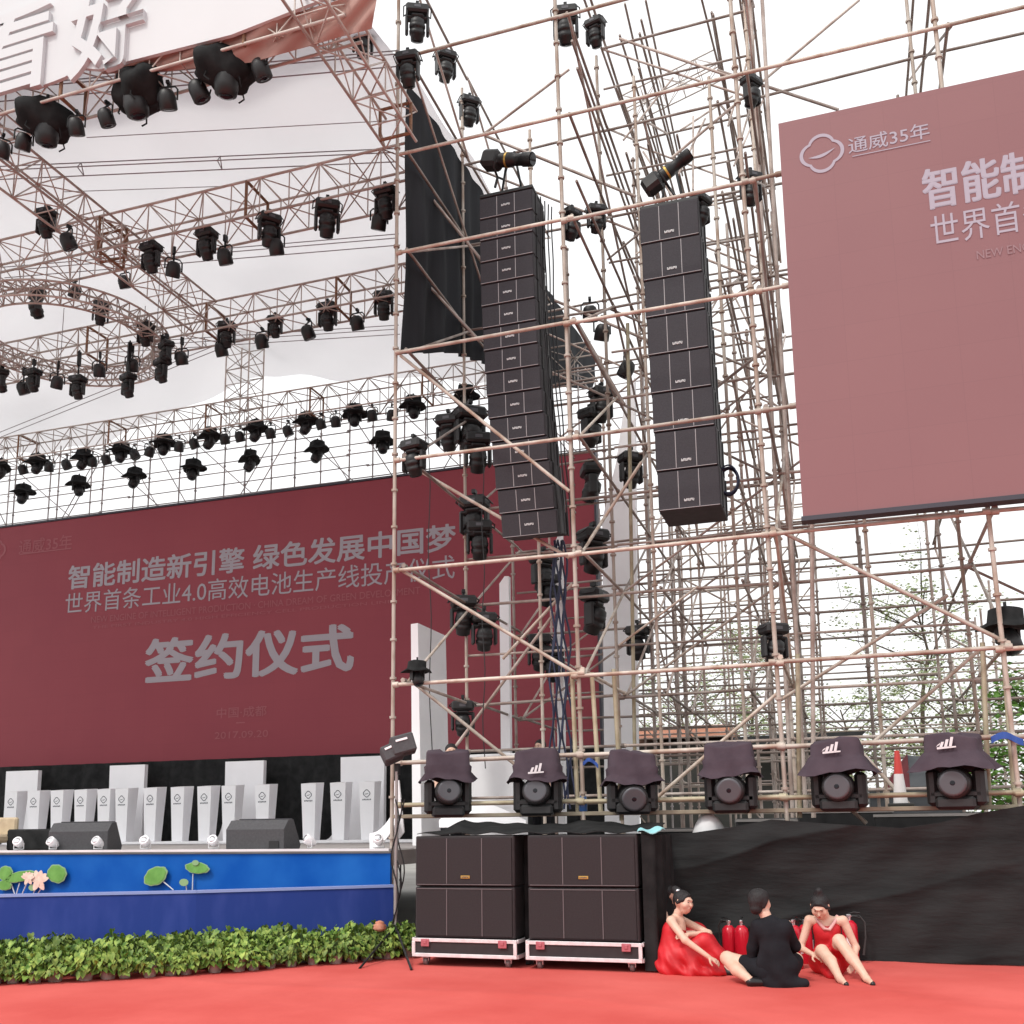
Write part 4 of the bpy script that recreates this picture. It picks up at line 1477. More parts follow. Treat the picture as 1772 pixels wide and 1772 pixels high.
# ================================================================== SUBWOOFERS ON DOLLIES
def sub_stack(px0, px1, pyb, lab, lab2):
    a, b = aZ(px0, pyb[0], 0), aZ(px1, pyb[1], 0)
    Y0 = 10.98
    a, b = aY(px0, 1600, Y0), aY(px1, 1600, Y0)
    wd = b.x - a.x
    cx = (a.x + b.x) / 2
    d = .95
    dol = thing('wheeled_dolly', 'flight case dolly with bright metal edges under the %s bass speakers' % lab2, 'dolly', (cx, Y0, 0), 0, 'flight case dollies')
    obj('tray', MB().box((0, d / 2, .205), (wd - .02, d, .19), bev=.005), 'sub_cabinet', dol)
    mb = MB()
    for z in (.125, .29):
        mb.box((0, -.006, z), (wd, .02, .04), bev=.004)
    for s_ in (-1, 1):
        mb.box((s_ * (wd / 2 - .018), -.008, .207), (.04, .02, .13), bev=.004)
        mb.box((s_ * (wd / 2 + .002), d / 2, .29), (.02, d - .03, .04)).box((s_ * (wd / 2 + .002), d / 2, .125), (.02, d - .03, .04))
    obj('metal_edge', mb, 'aluminium', dol)
    for s_ in (-1, 1):
        obj('latch', MB().box((s_ * wd * .37, -.022, .262), (.10, .014, .085), bev=.006).box((s_ * wd * .37, -.032, .27), (.04, .014, .04), bev=.004), 'red_badge', dol)
    for sx in (-1, 1):
        for sy in (.10, d - .12):
            w_ = obj('caster', MB().lathe([(.02, -.025), (.048, -.022), (.05, 0), (.048, .022), (.02, .025)], 14, (sx * (wd / 2 - .13), sy, .051), Matrix.Rotation(R(90), 3, 'Y')), 'caster', dol)
            obj('fork', MB().box((sx * (wd / 2 - .13), sy, .095), (.09, .09, .012)).box((sx * (wd / 2 - .13) - .035, sy, .072), (.008, .05, .05)).box((sx * (wd / 2 - .13) + .035, sy, .072), (.008, .05, .05)), 'chrome', w_)
    for lv in range(2):
        z0 = .312 + lv * .572
        h = .568
        s = thing('subwoofer', '%s big black bass speaker of the %s stack' % (('lower', 'upper')[lv], lab), 'loudspeaker', (cx, Y0 + .02, z0), 0, 'stacked bass speakers')
        obj('box', MB().box((0, d / 2, h / 2), (wd - .05, d, h - .004), bev=.012), 'sub_cabinet', s)
        obj('grille', MB().box((0, -.008, h / 2), (wd - .11, .016, h - .06)), 'sub_grille', s)
        mb = MB()
        for q in (-.165, .175):
            mb.box((q * wd, -.018, h / 2), (.010, .007, h - .06))
        mb.box((0, -.018, .022 if lv else h - .022), (wd - .11, .007, .009))
        obj('seam', mb, 'seam_dull', s)
        if lv:
            bd = obj('badge', MB().box((.02, -.021, .105), (.11, .008, .034), bev=.003), 'badge_gold', s)
            mb = MB()
            badge_mb(mb, .02, -.026, .105, .085, .014)
            obj('badge_mark', mb, 'ink', bd)
        for s_ in (-1, 1):
            obj('side_handle', MB().box((s_ * (wd / 2 - .024), d * .5, h * .55), (.006, .22, .12), bev=.002), 'black_metal', s)
    return cx, wd


c1, w1 = sub_stack(714, 894, (1672, 1676), 'left', 'left pair of')
c2, w2 = sub_stack(910, 1110, (1676, 1684), 'right', 'right pair of')
# black cloths: between the stacks, at the right side, over the top
def hanging_cloth(label, pts_top, zb_, amp, freq, seed, name='black_cloth', mt='black_cloth', th=.008, H_=16, W_=40):
    rr = np.random.default_rng(seed)
    P = [Vector(p) for p in pts_top]
    L = [0]
    for a, b in zip(P[:-1], P[1:]):
        L.append(L[-1] + (b - a).length)
    g = []
    for j in range(H_):
        row = []
        for i in range(W_):
            s_ = L[-1] * i / (W_ - 1)
            k = max(q for q in range(len(L) - 1) if L[q] <= s_ + 1e-9)
            p = P[k].lerp(P[k + 1], (s_ - L[k]) / (L[k + 1] - L[k]))
            d = (P[k + 1] - P[k]).normalized()
            nr = Vector((-d.y, d.x, 0))
            v = j / (H_ - 1)
            off = amp * (math.sin(s_ * freq + 1.4 * math.sin(v * 2.5 + seed)) * (.3 + .7 * v) + .5 * math.sin(s_ * freq * 2.3 + v * 2))
            row.append((p.x + nr.x * off, p.y + nr.y * off, p.z + (zb_ - p.z) * v))
        g.append(row)
    o = obj(name, MB().sheet(g, th), mt)
    return tag(o, label, 'cloth')


xa, xb = c1 + w1 / 2, c2 - w2 / 2
hanging_cloth('black cloth stuffed in the gap between the two speaker stacks', [(xa + .012, 11.25, 1.45), (xb - .012, 11.28, 1.45)], .02, .015, 30, 3, W_=16)
xc = c2 + w2 / 2
hanging_cloth('black cloth covering the outer side of the right speaker stack', [(xc + .02, 11.02, 1.45), (xc + .16, 11.05, 1.44), (xc + .20, 11.9, 1.44)], .02, .02, 12, 5, W_=30)
gt = []
for j in range(14):
    v = j / 13
    row = []
    for i in range(44):
        u = i / 43
        x = (c1 - w1 / 2 + .04) + u * (xc - c1 + w1 / 2 - .02)
        y_ = 11.0 + v * 1.55
        z_ = 1.462 + .02 * math.sin(u * 17 + v * 3) * v + v ** 2 * .16 * (1 - .45 * u) + .07 * v * math.exp(-((u - .3) / .12) ** 2) * math.sin(v * 4) + .012 * math.sin(u * 40 + v * 9)
        row.append((x, y_, z_ + .012))
    gt.append(row)
tag(obj('black_cloth', MB().sheet(gt, .008), 'black_cloth'), 'black cloth lying over the tops of both speaker stacks', 'cloth')
mb = MB()
p = aY(1121, 1442, 11.0)
g = [[(p.x - .12 + .26 * i / 9, p.y + .10 * j, 1.475 + .035 * math.sin(i * .8 + j) * .6 + .012 * j) for i in range(10)] for j in range(4)]
tag(obj('cyan_rag', MB().sheet(g, .01), 'cyan_cloth'), 'small pale cyan rag on the corner of the right speaker stack', 'cloth')

# ---- long black fabric fence
top = [(1105, 1444), (1200, 1441), (1262, 1432), (1335, 1418), (1440, 1426), (1560, 1433), (1625, 1424), (1690, 1408), (1772, 1394), (1990, 1385)]
CY = 12.46
tp = [aY(x, y_, CY) for x, y_ in top]
g = []
for j in range(80):
    v = j / 79
    row = []
    for i in range(150):
        x = tp[0].x + (tp[-1].x - tp[0].x) * i / 149
        zt_ = float(np.interp(x, [q.x for q in tp], [q.z for q in tp]))
        s1_ = math.sin((x * 1.1 + v * 3.4)) + .6 * math.sin(x * 2.3 - v * 5 + 1)
        ph = v * 11 + .9 * x - .35 * x * x * .25 + 1.1 * math.sin(x * .9)
        sharp = abs(math.sin(ph * .5)) ** .6
        off = .03 * s1_ * math.sin(math.pi * min(1, v * 1.1)) + .075 * (sharp - .6) * (.4 + .6 * math.sin(x * .7 + 2) ** 2) + .010 * math.sin(x * 9 + v * 14) + .10 * max(0, v - .86) * (math.sin(x * 3) - 1)
        row.append((x, CY + off, zt_ + (.012 - zt_) * v))
    g.append(row)
cu = obj('black_fabric_fence', MB().sheet(g, .008), 'fence_cloth')
tag(cu, 'long black fabric screen hung along the foot of the scaffold', 'fabric fence')

# ================================================================== SIX COVERED LIGHTS ON THE PLANKS
def ground_head(label, px, py, flare, emblem, yaw, seed, tilt):
    rr = np.random.default_rng(seed)
    p = aY(px, py, 12.55)
    t = thing('covered_spotlight', label, 'stage light', (p.x, 12.55, 1.68), yaw, 'big lights under plum rain covers')
    dz = p.z - 1.68                                         # height of the lens centre
    obj('base', MB().box((0, 0, .07), (.42, .36, .14), bev=.03), 'black_plastic', t)
    mb = MB()
    for s_ in (-1, 1):
        mb.box((s_ * .245, .02, dz * .55 + .09), (.13, .26, dz * .9 + .16), bev=.04)
    mb.box((0, .02, .17), (.56, .26, .08), bev=.02)
    obj('yoke', mb, 'black_plastic', t)
    rot = Matrix.Rotation(R(90 - tilt), 3, 'X')
    hd = obj('head', MB().lathe([(.13, -.24), (.17, -.2), (.185, 0), (.18, .17), (.165, .22), (.15, .22)], 20, (0, 0, dz), rot), 'black_plastic', t)
    c = Vector((0, 0, dz)) + rot @ Vector((0, 0, .215))
    obj('lens', MB().lathe([(.115, .0), (.11, .010), (.06, .022), (.02, .026)], 20, c, rot), 'lens', hd)
    obj('lens_ring', MB().lathe([(.105, .0), (.15, .004), (.15, .022), (.138, .034), (.118, .034)], 20, c, rot), 'lens_rim', hd)
    obj('inner_lens', MB().lathe([(.060, .018), (.056, .028), (.02, .036)], 16, c, rot), 'lens', hd)
    obj('glint_ring', MB().lathe([(.082, .016), (.080, .022), (.070, .022), (.068, .018)], 16, c, rot), 'steel_plain', hd)
    n = 40
    prof = [(flare, dz + .155), (flare * .965, dz + .18), (flare * .82, dz + .26), (.31, dz + .34), (.285, dz + .365), (.28, dz + .51), (.265, dz + .535), (.10, dz + .55)]
    vs = []
    for q, (r, z) in enumerate(prof):
        for i in range(n):
            a = 2 * math.pi * i / n
            sq = min(1.34, 1 / max(abs(math.cos(a)), abs(math.sin(a))))
            low_ = max(0, 1 - q / 3)
            wv = 1 + (.045 * math.sin(4 * a + seed) + .03 * math.sin(7 * a + 2 * seed) + .02 * math.sin(13 * a + seed)) * (.35 + low_)
            vs.append((r * sq * wv * math.cos(a), r * sq * wv * math.sin(a) * .74, z + (.022 * math.sin(3 * a + seed) + .010 * math.sin(9 * a + seed)) * (.25 + low_) + (.03 * math.sin(2 * a + 2 * seed) if q > 4 else 0)))
    mb = MB()
    mb.add(vs, [(j * n + i, j * n + (i + 1) % n, (j + 1) * n + (i + 1) % n, (j + 1) * n + i) for j in range(len(prof) - 1) for i in range(n)], True)
    mb.add(vs[-n:], [tuple(range(n))])
    cv = obj('rain_cover', mb, 'plum_cloth', t)
    if emblem:
        mb = MB()
        ez = dz + (.40 if emblem == 2 else .25)
        ey = -.262 if emblem == 2 else -.30
        ex = -.03 if emblem == 2 else .02
        for k, h in enumerate((.06, .085, .11)):
            mb.prism([(ex - .075 + .05 * k, ey, ez), (ex - .045 + .05 * k, ey, ez), (ex - .02 + .05 * k, ey, ez + h), (ex - .05 + .05 * k, ey, ez + h)], (0, .006, 0))
        mb.prism([(ex - .1, ey, ez - .022), (ex + .10, ey, ez - .008), (ex + .10, ey, ez + .008), (ex - .1, ey, ez + .002)], (0, .006, 0))
        if emblem == 2:
            mb.prism([(ex - .11, ey, ez + .005), (ex - .07, ey, ez + .03), (ex - .06, ey, ez + .05), (ex - .09, ey, ez + .03)], (0, .006, 0))
        obj('emblem', mb, 'emblem', cv)
    return t


ground_head('plum covered light nearest the first front pole, above the left speaker stack', 775, 1372, .36, 0, .45, 1, 5)
ground_head('plum covered light with a small white emblem, above the gap between speaker stacks', 931, 1372, .37, 1, .15, 2, 5)
ground_head('plain plum covered light above the right speaker stack', 1094, 1378, .36, 0, .3, 3, -10)
ground_head('plain plum covered light between the rag and the thick front pole', 1265, 1366, .36, 0, .0, 4, -5)
ground_head('plum covered light with a white emblem, left of the traffic cone', 1452, 1362, .43, 2, -.1, 5, 0)
ground_head('plum covered light with a white emblem, right of the traffic cone', 1655, 1356, .45, 2, -.25, 6, 0)

# ================================================================== STAGE FURNITURE
def emblem_small(mb, x, y, z, r):
    hexlogo(mb, (x, z), r, y, .2, 24)


def podium():
    t = thing('podium', 'white tapered podium', 'podium', group='white podiums in a row on the stage')
    h, wt, wb, dt, db = 1.20, .36, .27, .36, .24
    vs = [(-wb / 2, -db / 2, 0), (wb / 2, -db / 2, 0), (wb / 2, db / 2, 0), (-wb / 2, db / 2, 0), (-wt / 2, -dt / 2, h), (wt / 2, -dt / 2, h), (wt / 2, dt / 2, h + .03), (-wt / 2, dt / 2, h + .03)]
    obj('body', MB().add(vs, [(3, 2, 1, 0), (4, 5, 6, 7), (0, 1, 5, 4), (1, 2, 6, 5), (2, 3, 7, 6), (3, 0, 4, 7)]), 'white_paint', t)
    mb = MB()
    emblem_small(mb, 0, 0, 0, .085)
    for q in range(6):
        mb.box((-.085 + .034 * q, 0, -.13 + .004 * (q % 2)), (.02, .003, .028))
    e = obj('emblem', mb, 'ink', t, (0, -(db / 2 + (dt - db) / 2 * (h - .24) / h) - .006, h - .24))
    e.rotation_euler = (math.atan((dt - db) / 2 / h), 0, 0)
    return Proto(t)


PD = podium()
PYD = 19.6
RZ = DZ + .06
k = 0
pod_px = [27, 66, 106, 147, 187, 218, 267, 314, 360, 402, 460, 540, 590, 640]
for k, px in enumerate(pod_px):
    p = aY(px, 1400, PYD)
    PD.put((p.x, PYD, RZ), 0.02 + RNG.normal() * .015, 'white tapered podium with a round emblem, %s from the left on the stage' % ORD[k])
mb = MB().box((-12.6, PYD, DZ + .03), (12.5, .9, .056), bev=.008)
tag(obj('podium_riser', mb, 'white_paint'), 'low white riser under the row of podiums', 'riser')
# tall white panels with a flared foot
for k, (x0, x1, yt, ex) in enumerate(((6, 62, 1340, 0), (186, 247, 1330, -18), (387, 454, 1323, -26), (588, 664, 1315, -40))):
    YP = 20.5
    a, b = aY(x0, 1400, YP), aY(x1, 1400, YP)
    zt_ = aY((x0 + x1) / 2, yt - 6, YP).z
    e = (aY(x0 + ex, 1400, YP) - a).x
    poly = [Vector((b.x, YP, DZ)), Vector((b.x, YP, zt_)), Vector((a.x, YP, zt_)), Vector((a.x + .02, YP, DZ + .9))]
    for i in range(1, 8):
        u = i / 7
        poly.append(Vector((a.x + .02 + e * u ** 2.2, YP, DZ + .9 - .9 * math.sin(u * math.pi / 2))))
    tag(obj('tall_panel', MB().prism(poly, (0, .12, 0)), 'white_paint'), 'tall white panel with a flared foot behind the podiums, %s from the left' % ORD[k], 'panel', 'tall white panels under the dark red screen')
# black cloth wall under the screen
mb = MB()
g = [[(-24 + 19.4 * i / 160, 21.2 + .04 * math.sin(i * .9) + .02 * math.sin(i * 2.3), DZ + .01 + (zb - DZ - .03) * j / 8) for i in range(161)] for j in range(9)]
tag(obj('black_cloth_wall', MB().sheet(g, .01), 'black_cloth'), 'black cloth wall under the big dark red screen', 'cloth')


def wedge(label, px, py, w_px, rz):
    YW = 13.15
    p = aY(px, py, YW)
    wd = (aY(px + w_px / 2, py, YW) - aY(px - w_px / 2, py, YW)).x
    t = thing('monitor_speaker', label, 'monitor speaker', (p.x, YW, DZ), rz, 'grey wedge speakers on the stage edge')
    prof = [(-.25, 0), (-.27, .30), (-.12, .43), (.06, .44), (.34, .07), (.30, 0)]
    poly = [Vector((-wd / 2, y_, z)) for y_, z in prof]
    obj('cabinet', MB().prism(poly, (wd, 0, 0)), 'monitor_box', t)
    obj('connector_plate', MB().box((wd * .33, -.262, .085), (.15, .012, .10)), 'black_plastic', t)
    obj('grille', MB().prism([Vector((-wd / 2 + .03, .07, .445)), Vector((wd / 2 - .03, .07, .445)), Vector((wd / 2 - .03, .335, .093)), Vector((-wd / 2 + .03, .335, .093))], (0, .01, .01)), 'grille', t)
    return t


wedge('grey wedge speaker beside the black draped box', 148, 1440, 82, .32)
wedge('grey wedge speaker standing alone before the middle podiums', 455, 1440, 92, .12)
# black draped box and beige crate at the far left
a, b = aY(10, 1450, 13.6), aY(118, 1450, 13.6)
mb = MB().box(((a.x + b.x) / 2, 13.85, DZ + .175), (b.x - a.x, .5, .35), bev=.03)
tag(obj('draped_box', mb, 'black_cloth'), 'long low box under black cloth at the stage edge', 'box')
a, b = aY(-40, 1450, 13.5), aY(16, 1450, 13.5)
t = thing('beige_chair', 'beige padded chair cut by the frame at the stage edge', 'chair', ((a.x + b.x) / 2, 13.6, DZ))
obj('seat', MB().box((0, 0, .2), (.42, .42, .14), bev=.04), 'beige', t)
obj('backrest', MB().box((0, .2, .38), (.42, .09, .34), bev=.03), 'beige', t)
for sx in (-1, 1):
    for sy in (-1, 1):
        obj('leg', MB().box((sx * .18, sy * .18, .065), (.04, .04, .13)), 'plank', t)


def footlight():
    t = thing('footlight', 'small clear stage footlight', 'footlight', group='small clear footlights on the stage edge')
    obj('bracket', MB().path([(-.07, 0, .1), (-.075, 0, .012), (.075, 0, .012), (.07, 0, .1)], .009, 6), 'off_white', t)
    rot = Matrix.Rotation(R(60), 3, 'X')
    h = obj('lamp_body', MB().lathe([(.03, -.09), (.05, -.06), (.065, 0), (.07, .07), (.06, .075)], 14, (0, 0, .10), rot), 'clear_plastic', t)
    obj('lens', MB().lathe([(.05, 0), (.045, .008), (.01, .012)], 14, Vector((0, 0, .10)) + rot @ Vector((0, 0, .074)), rot), 'chrome', h)
    return Proto(t)


FL = footlight()
fl_px = [(33, 1458), (92, 1459), (170, 1458), (252, 1461), (370, 1462), (536, 1464), (655, 1466)]
for k, (px, py) in enumerate(fl_px):
    p = aY(px, py, 12.72)
    FL.put((p.x, 12.72, DZ + .03), RNG.normal() * .4, 'small clear footlight on the stage edge, %s from the left' % ORD[k], 1.05)

# white sculpted fins beside the screen
def fin(label, pts, Y, depth, side=None, m='white_paint'):
    poly = [aY(x, y_, Y) for x, y_ in pts]
    zmin = min(q.z for q in poly)
    for q in poly:
        if q.z < zmin + .35:
            q.z = DZ + .01
    return tag(obj('white_fin', MB().prism(poly, (0, depth, 0)), m), label, 'fin', 'white fins beside the dark red screen')


f1 = [(711, 1080), (722, 1078), (726, 1200), (729, 1420), (713, 1420)]
fin('short white fin with a slanted top, right behind the first pole', [(711, 1080), (723, 1078), (730, 1430), (714, 1430)], 15.4, 1.25)
fin('slim white fin in the middle of the three, with a chamfered corner', [(864, 1010), (873, 997), (880, 997), (884, 1430), (868, 1430)], 17.2, .12)
fin('slim white fin behind the hanging cable bundle', [(960, 940), (966, 925), (972, 925), (978, 1430), (966, 1430)], 18.4, .12)
fin('widest white fin, just right of the dark red screen', [(1066, 800), (1082, 690), (1098, 652), (1100, 900), (1104, 1430), (1046, 1430), (1042, 900)], 20.2, .16)
# white boxes and boards behind the covered lights
a, b, c = aY(822, 1430, 16.2), aY(906, 1430, 16.2), aY(865, 1306, 16.2)
mb = MB().box(((a.x + b.x) / 2, 16.2, (DZ + c.z) / 2 + .005), (b.x - a.x, .5, c.z - DZ - .01), bev=.01)
tag(obj('white_counter', mb, 'white_paint'), 'plain white counter behind the first two plum covered lights', 'counter')
g = [[aY(760 + 150 * i / 9, 1432 - 34 * math.sin(math.pi * (i / 9) ** .7) * j / 3 - 4 * j, 14.2 + .2 * j) for i in range(10)] for j in range(4)]
tag(obj('white_cloth', MB().sheet(g, .01), 'white_paint'), 'crumpled white cloth lying behind the speaker stack tops', 'cloth')
g = [[aY(640 + 45 * i / 7, 1470 - (45 * (i / 7) ** 2) - 9 * j, 13.2 + .12 * j) for i in range(8)] for j in range(4)]
tag(obj('white_board', MB().sheet(g, .015), 'white_paint'), 'curved white board curling up at the stage corner', 'board')
q = [(676, 1352), (690, 1350), (699, 1440), (690, 1452), (682, 1440)]
tag(obj('white_board', MB().prism([aY(x, y_, 13.4) for x, y_ in q], (0, .03, 0)), 'white_paint'), 'narrow upright white board behind the pole speaker', 'board')

# ---- pole speaker: two boxes on a tall stand with tripod
base = aZ(684, 1655, 0)
t = thing('speaker_stand', 'thin tall tripod stand beside the left speaker stack', 'speaker stand', (base.x, base.y, 0))
ph = aY(690, 1335, base.y).z
obj('pole', MB().tube((0, 0, .12), (0, 0, ph), .02, n=8).tube((0, 0, .5), (0, 0, 1.5), .026, n=8), 'steel_plain', t)
for (px, py) in ((622, 1676), (712, 1678), (690, 1640)):
    e = aZ(px, py, .01) - Vector((base.x, base.y, 0))
    obj('leg', MB().tube((0, 0, .36), e, .015, n=6), 'black_metal', t)
mb = MB()
for q in range(3):
    mb.path([(.03 * q + .05 * math.sin(i * .6 + q), -.03 + .02 * q, 1.9 - i * .09) for i in range(20)], .009, 5)
obj('cable', mb, 'black_cable', t)
sp = thing('pole_speaker', 'grey angled twin speaker with white slots on top of the tripod stand', 'loudspeaker', (base.x, base.y, ph - .02))
for k, (px, py, sc_) in enumerate(((697, 1290, 1.0), (678, 1304, .85))):
    p = aY(px, py, base.y - .05 * k)
    c = p - Vector((base.x, base.y, ph - .02))
    rot = Matrix.Rotation(R(-18 - 10 * k), 3, 'Y') @ Matrix.Rotation(.5, 3, 'Z')
    c2_ = obj('cabinet', MB().box(c, (.30 * sc_, .26, .24 * sc_), rot, .02), 'monitor_box', sp)
    obj('slot', MB().box(c + rot @ Vector((-.01, -.135, .05)), (.15 * sc_, .012, .026), rot), 'white_paint', c2_)
obj('bracket', MB().box((0, .02, .05), (.06, .06, .14)), 'black_metal', sp)

# ================================================================== POTTED PLANTS
def leaf_mesh(seed, n=150):
    rr = np.random.default_rng(seed)
    mb, ms = MB(), MB()
    for i in range(n):
        a = rr.random() * 6.283
        rad = rr.random() ** .55 * .19
        h = .05 + .21 * rr.random() * (1 - rad * 2.0) + .02 + .05 * (1 - rad * 5)
        c = Vector((rad * math.cos(a), rad * math.sin(a), h))
        s_ = .024 + .024 * rr.random()
        ya = a + rr.normal() * .6
        tilt = R(20 + 45 * rr.random())
        M_ = Matrix.Rotation(ya, 3, 'Z') @ Matrix.Rotation(tilt, 3, 'Y') @ Matrix.Rotation(rr.normal() * .4, 3, 'X')
        out = [(0, 0, .0), (-.25, .5, .12), (.25, .72, .16), (.8, .55, .08), (1.6, 0, -.18), (.8, -.55, .08), (.25, -.72, .16), (-.25, -.5, .12)]
        vs = [c + M_ @ (Vector(q) * s_) for q in out] + [c + M_ @ (Vector((.6, 0, -.02)) * s_)]
        mb.add(vs, [(8, k_, k_ + 1) for k_ in range(7)] + [(8, 7, 0)], True)
        ms.tube((rad * .2 * math.cos(a), rad * .2 * math.sin(a), .08), c, .003, n=3, cap=False)
    mb.v = [(x, y, max(z, .012)) for x, y, z in mb.v]
    return mb, ms


PROTOS = []
for v in range(5):
    t = thing('potted_plant', 'potted green foliage plant', 'potted plant', group='potted plants along the pond wall')
    mb, ms = leaf_mesh(40 + v)
    obj('pot', MB().lathe([(.055, .0), (.06, .005), (.078, .11), (.083, .114), (.083, .122), (.07, .125)], 14), 'pot', t)
    fo = obj('foliage', mb, 'leaf', t)
    obj('stems', ms, 'leaf_stem', fo)
    PROTOS.append(Proto(t))
f_l, f_r = aZ(-150, 1712, 0), aZ(700, 1660, 0)
f_m = aZ(300, 1690, 0)
w_l, w_r = Vector((RIM[1].x, RIM[1].y, 0)), Vector((RIM[3].x, RIM[3].y, 0))
rows = 4
for rw in range(rows):
    if rw == 0:
        A, B, M_ = f_l, f_r, f_m
    n = 24
    for i in range(n):
        u = i / (n - 1)
        # front curve (quadratic through left, middle, right)
        fr = f_l * (2 * (u - .5) * (u - 1)) + f_m * (4 * u * (1 - u)) + f_r * (2 * u * (u - .5))
        dirw = Vector((-.5, .86, 0))
        wall_y = np.interp(fr.x - .4, [q.x for q in RIM], [q.y for q in RIM])
        depth = max(.45, min(1.25, wall_y - fr.y - .35))
        p = fr + dirw * (depth * rw / (rows - 1)) + Vector((RNG.normal() * .025, RNG.normal() * .025, 0)) + Vector((.06 * (rw % 2), .12, 0))
        s_ = .86 + RNG.random() * .36 + .05 * rw
        wall_here = np.interp(p.x, [q.x for q in RIM], [q.y for q in RIM])
        if p.y > wall_here - .12:
            p.y = wall_here - .12 - .03 * RNG.random()
        p.z = .004
        nm = ORD[i] if i < 20 else ('twenty-first', 'twenty-second', 'twenty-third', 'twenty-fourth')[i - 20]
        PROTOS[(i * 3 + rw * 2) % 5].put(p, RNG.random() * 6.28, 'potted plant with heart-shaped leaves, %s row, %s from the left' % (('front', 'second', 'third', 'rear')[rw], nm), s_)
p = aZ(657, 1640, 0)
pb = aY(657, 1608, 11.42)
t = thing('flower_pot', 'round terracotta bloom poking above the hedge of potted plants', 'flower', (pb.x, pb.y, .004))
obj('bloom', MB().lathe([(.02, .315), (.06, .33), (.085, .36), (.07, .375), (.08, .395), (.05, .41), (.055, .43), (.015, .445)], 14), 'terracotta', t)
obj('stem', MB().tube((0, 0, .1), (0, 0, .33), .008, n=5), 'leaf_stem', t)
obj('pot', MB().lathe([(.065, .0), (.088, .12), (.08, .13)], 12), 'pot', t)

# ================================================================== PEOPLE
def hand(prims, wrist, direc, nrm, side, curl=.5, s=1.0):
    """palm and five fingers; direc: along the hand, nrm: back of the hand"""
    d, nn = Vector(direc).normalized(), Vector(nrm)
    nn = (nn - d * nn.dot(d)).normalized()
    sd_ = d.cross(nn) * side
    w_ = Vector(wrist)
    pc = w_ + d * .05 * s
    for q in (-.022, -.007, .008, .022):
        prims.append(('c', w_ + d * .01, w_ + d * .085 * s + sd_ * q, .014, .010, .012))
    for q, L in ((-.024, .058), (-.008, .072), (.008, .078), (.024, .070)):
        p = w_ + d * .085 * s + sd_ * q
        dd = d.copy()
        for seg, fr in enumerate((.45, .32, .23)):
            dd = (dd - nn * curl * (.45 + .25 * seg)).normalized()
            e = p + dd * L * fr * s
            prims.append(('c', p, e, .0082 - .001 * seg, .0075 - .001 * seg, .004))
            p = e
    p = w_ + d * .03 + sd_ * .026
    e = p + (d * .55 + sd_ * .7 - nn * .25).normalized() * .04
    f_ = e + (d * .9 + sd_ * .15 - nn * .4).normalized() * .032
    prims += [('c', p, e, .013, .0105, .01), ('c', e, f_, .010, .0085, .005)]


def head(prims, c, fwd, up, s=1.0):
    """skull, jaw, nose, brow, lips, ears"""
    f = Vector(fwd).normalized()
    u = Vector(up)
    u = (u - f * u.dot(f)).normalized()
    r = f.cross(u)
    c = Vector(c)
    P = lambda a, b, q: c + f * a * s + u * b * s + r * q * s
    prims += [('c', P(-.018, .022, -.004), P(-.018, .022, .004), .088 * s, .088 * s, .02), ('c', P(.02, .015, 0), P(.028, -.04, 0), .066 * s, .056 * s, .03),
              ('c', P(.045, -.07, 0), P(.03, -.075, 0), .036 * s, .042 * s, .03),
              ('c', P(.082, .012, 0), P(.101, -.024, 0), .009 * s, .0135 * s, .012), ('c', P(.086, .032, -.03), P(.086, .032, .03), .010 * s, .010 * s, .014),
              ('c', P(.086, -.052, -.014), P(.086, -.052, .014), .0085 * s, .0085 * s, .008),
              ('c', P(.055, -.02, -.045), P(.06, -.015, -.035), .03 * s, .024 * s, .03), ('c', P(.055, -.02, .045), P(.06, -.015, .035), .03 * s, .024 * s, .03)]
    for q in (-1, 1):
        prims.append(('c', P(-.008, .018, q * .082), P(-.012, -.022, q * .080), .016 * s, .011 * s, .008))
    return P


def face_bits(t, P, s=1.0):
    for q in (-1, 1):
        obj('eye', MB().lathe([(.001, -.008), (.009, -.004), (.010, 0), (.009, .004), (.001, .008)], 10, P(.079, .012, q * .031)), 'hair', t)
        mb = MB().path([P(.0915, .034, q * .016), P(.0925, .038, q * .031), P(.083, .033, q * .046)], .0035, 5)
        obj('eyebrow', mb, 'hair', t)
    obj('lips', MB().path([P(.085, -.052, -.02), P(.0945, -.0505, 0), P(.085, -.052, .02)], [.003, .0065, .003], 6), 'extinguisher', t)


def limb(prims, pts, rs, k=.02):
    for a, b, r0, r1 in zip(pts[:-1], pts[1:], rs[:-1], rs[1:]):
        prims.append(('c', a, b, r0, r1, k))


def shift_mesh(mb):
    return mb


V3 = Vector

# ---- woman on the right, looking down at her hand
t = thing('person', 'woman in a short red dress with a pale collar, head bowed, knees up', 'person', aZ(1436, 1684, .004))
B = []
chest, neck = V3((0, -.10, .42)), V3((-.01, -.17, .575))
limb(B, [V3((0, 0, .11)), V3((0, -.03, .25)), chest, V3((0, -.13, .51))], [.125, .105, .118, .09], .05)
for s_ in (-1, 1):
    B.append(('c', V3((s_ * .05, -.01, .11)), V3((s_ * .09, -.02, .10)), .11, .10, .04))
    B.append(('c', V3((s_ * .05, -.13, .53)), V3((s_ * .165, -.13, .545)), .055, .048, .03))
hc = V3((-.05, -.265, .685))
limb(B, [V3((-.0, -.13, .54)), V3((-.02, -.19, .615)), V3((-.035, -.225, .655))], [.055, .047, .045], .02)
PW = head(B, hc, (-.12, -.80, -.52), (-.05, -.5, .86))
limb(B, [V3((-.17, -.13, .545)), V3((-.27, -.18, .27)), V3((-.15, -.33, .225))], [.046, .036, .024])
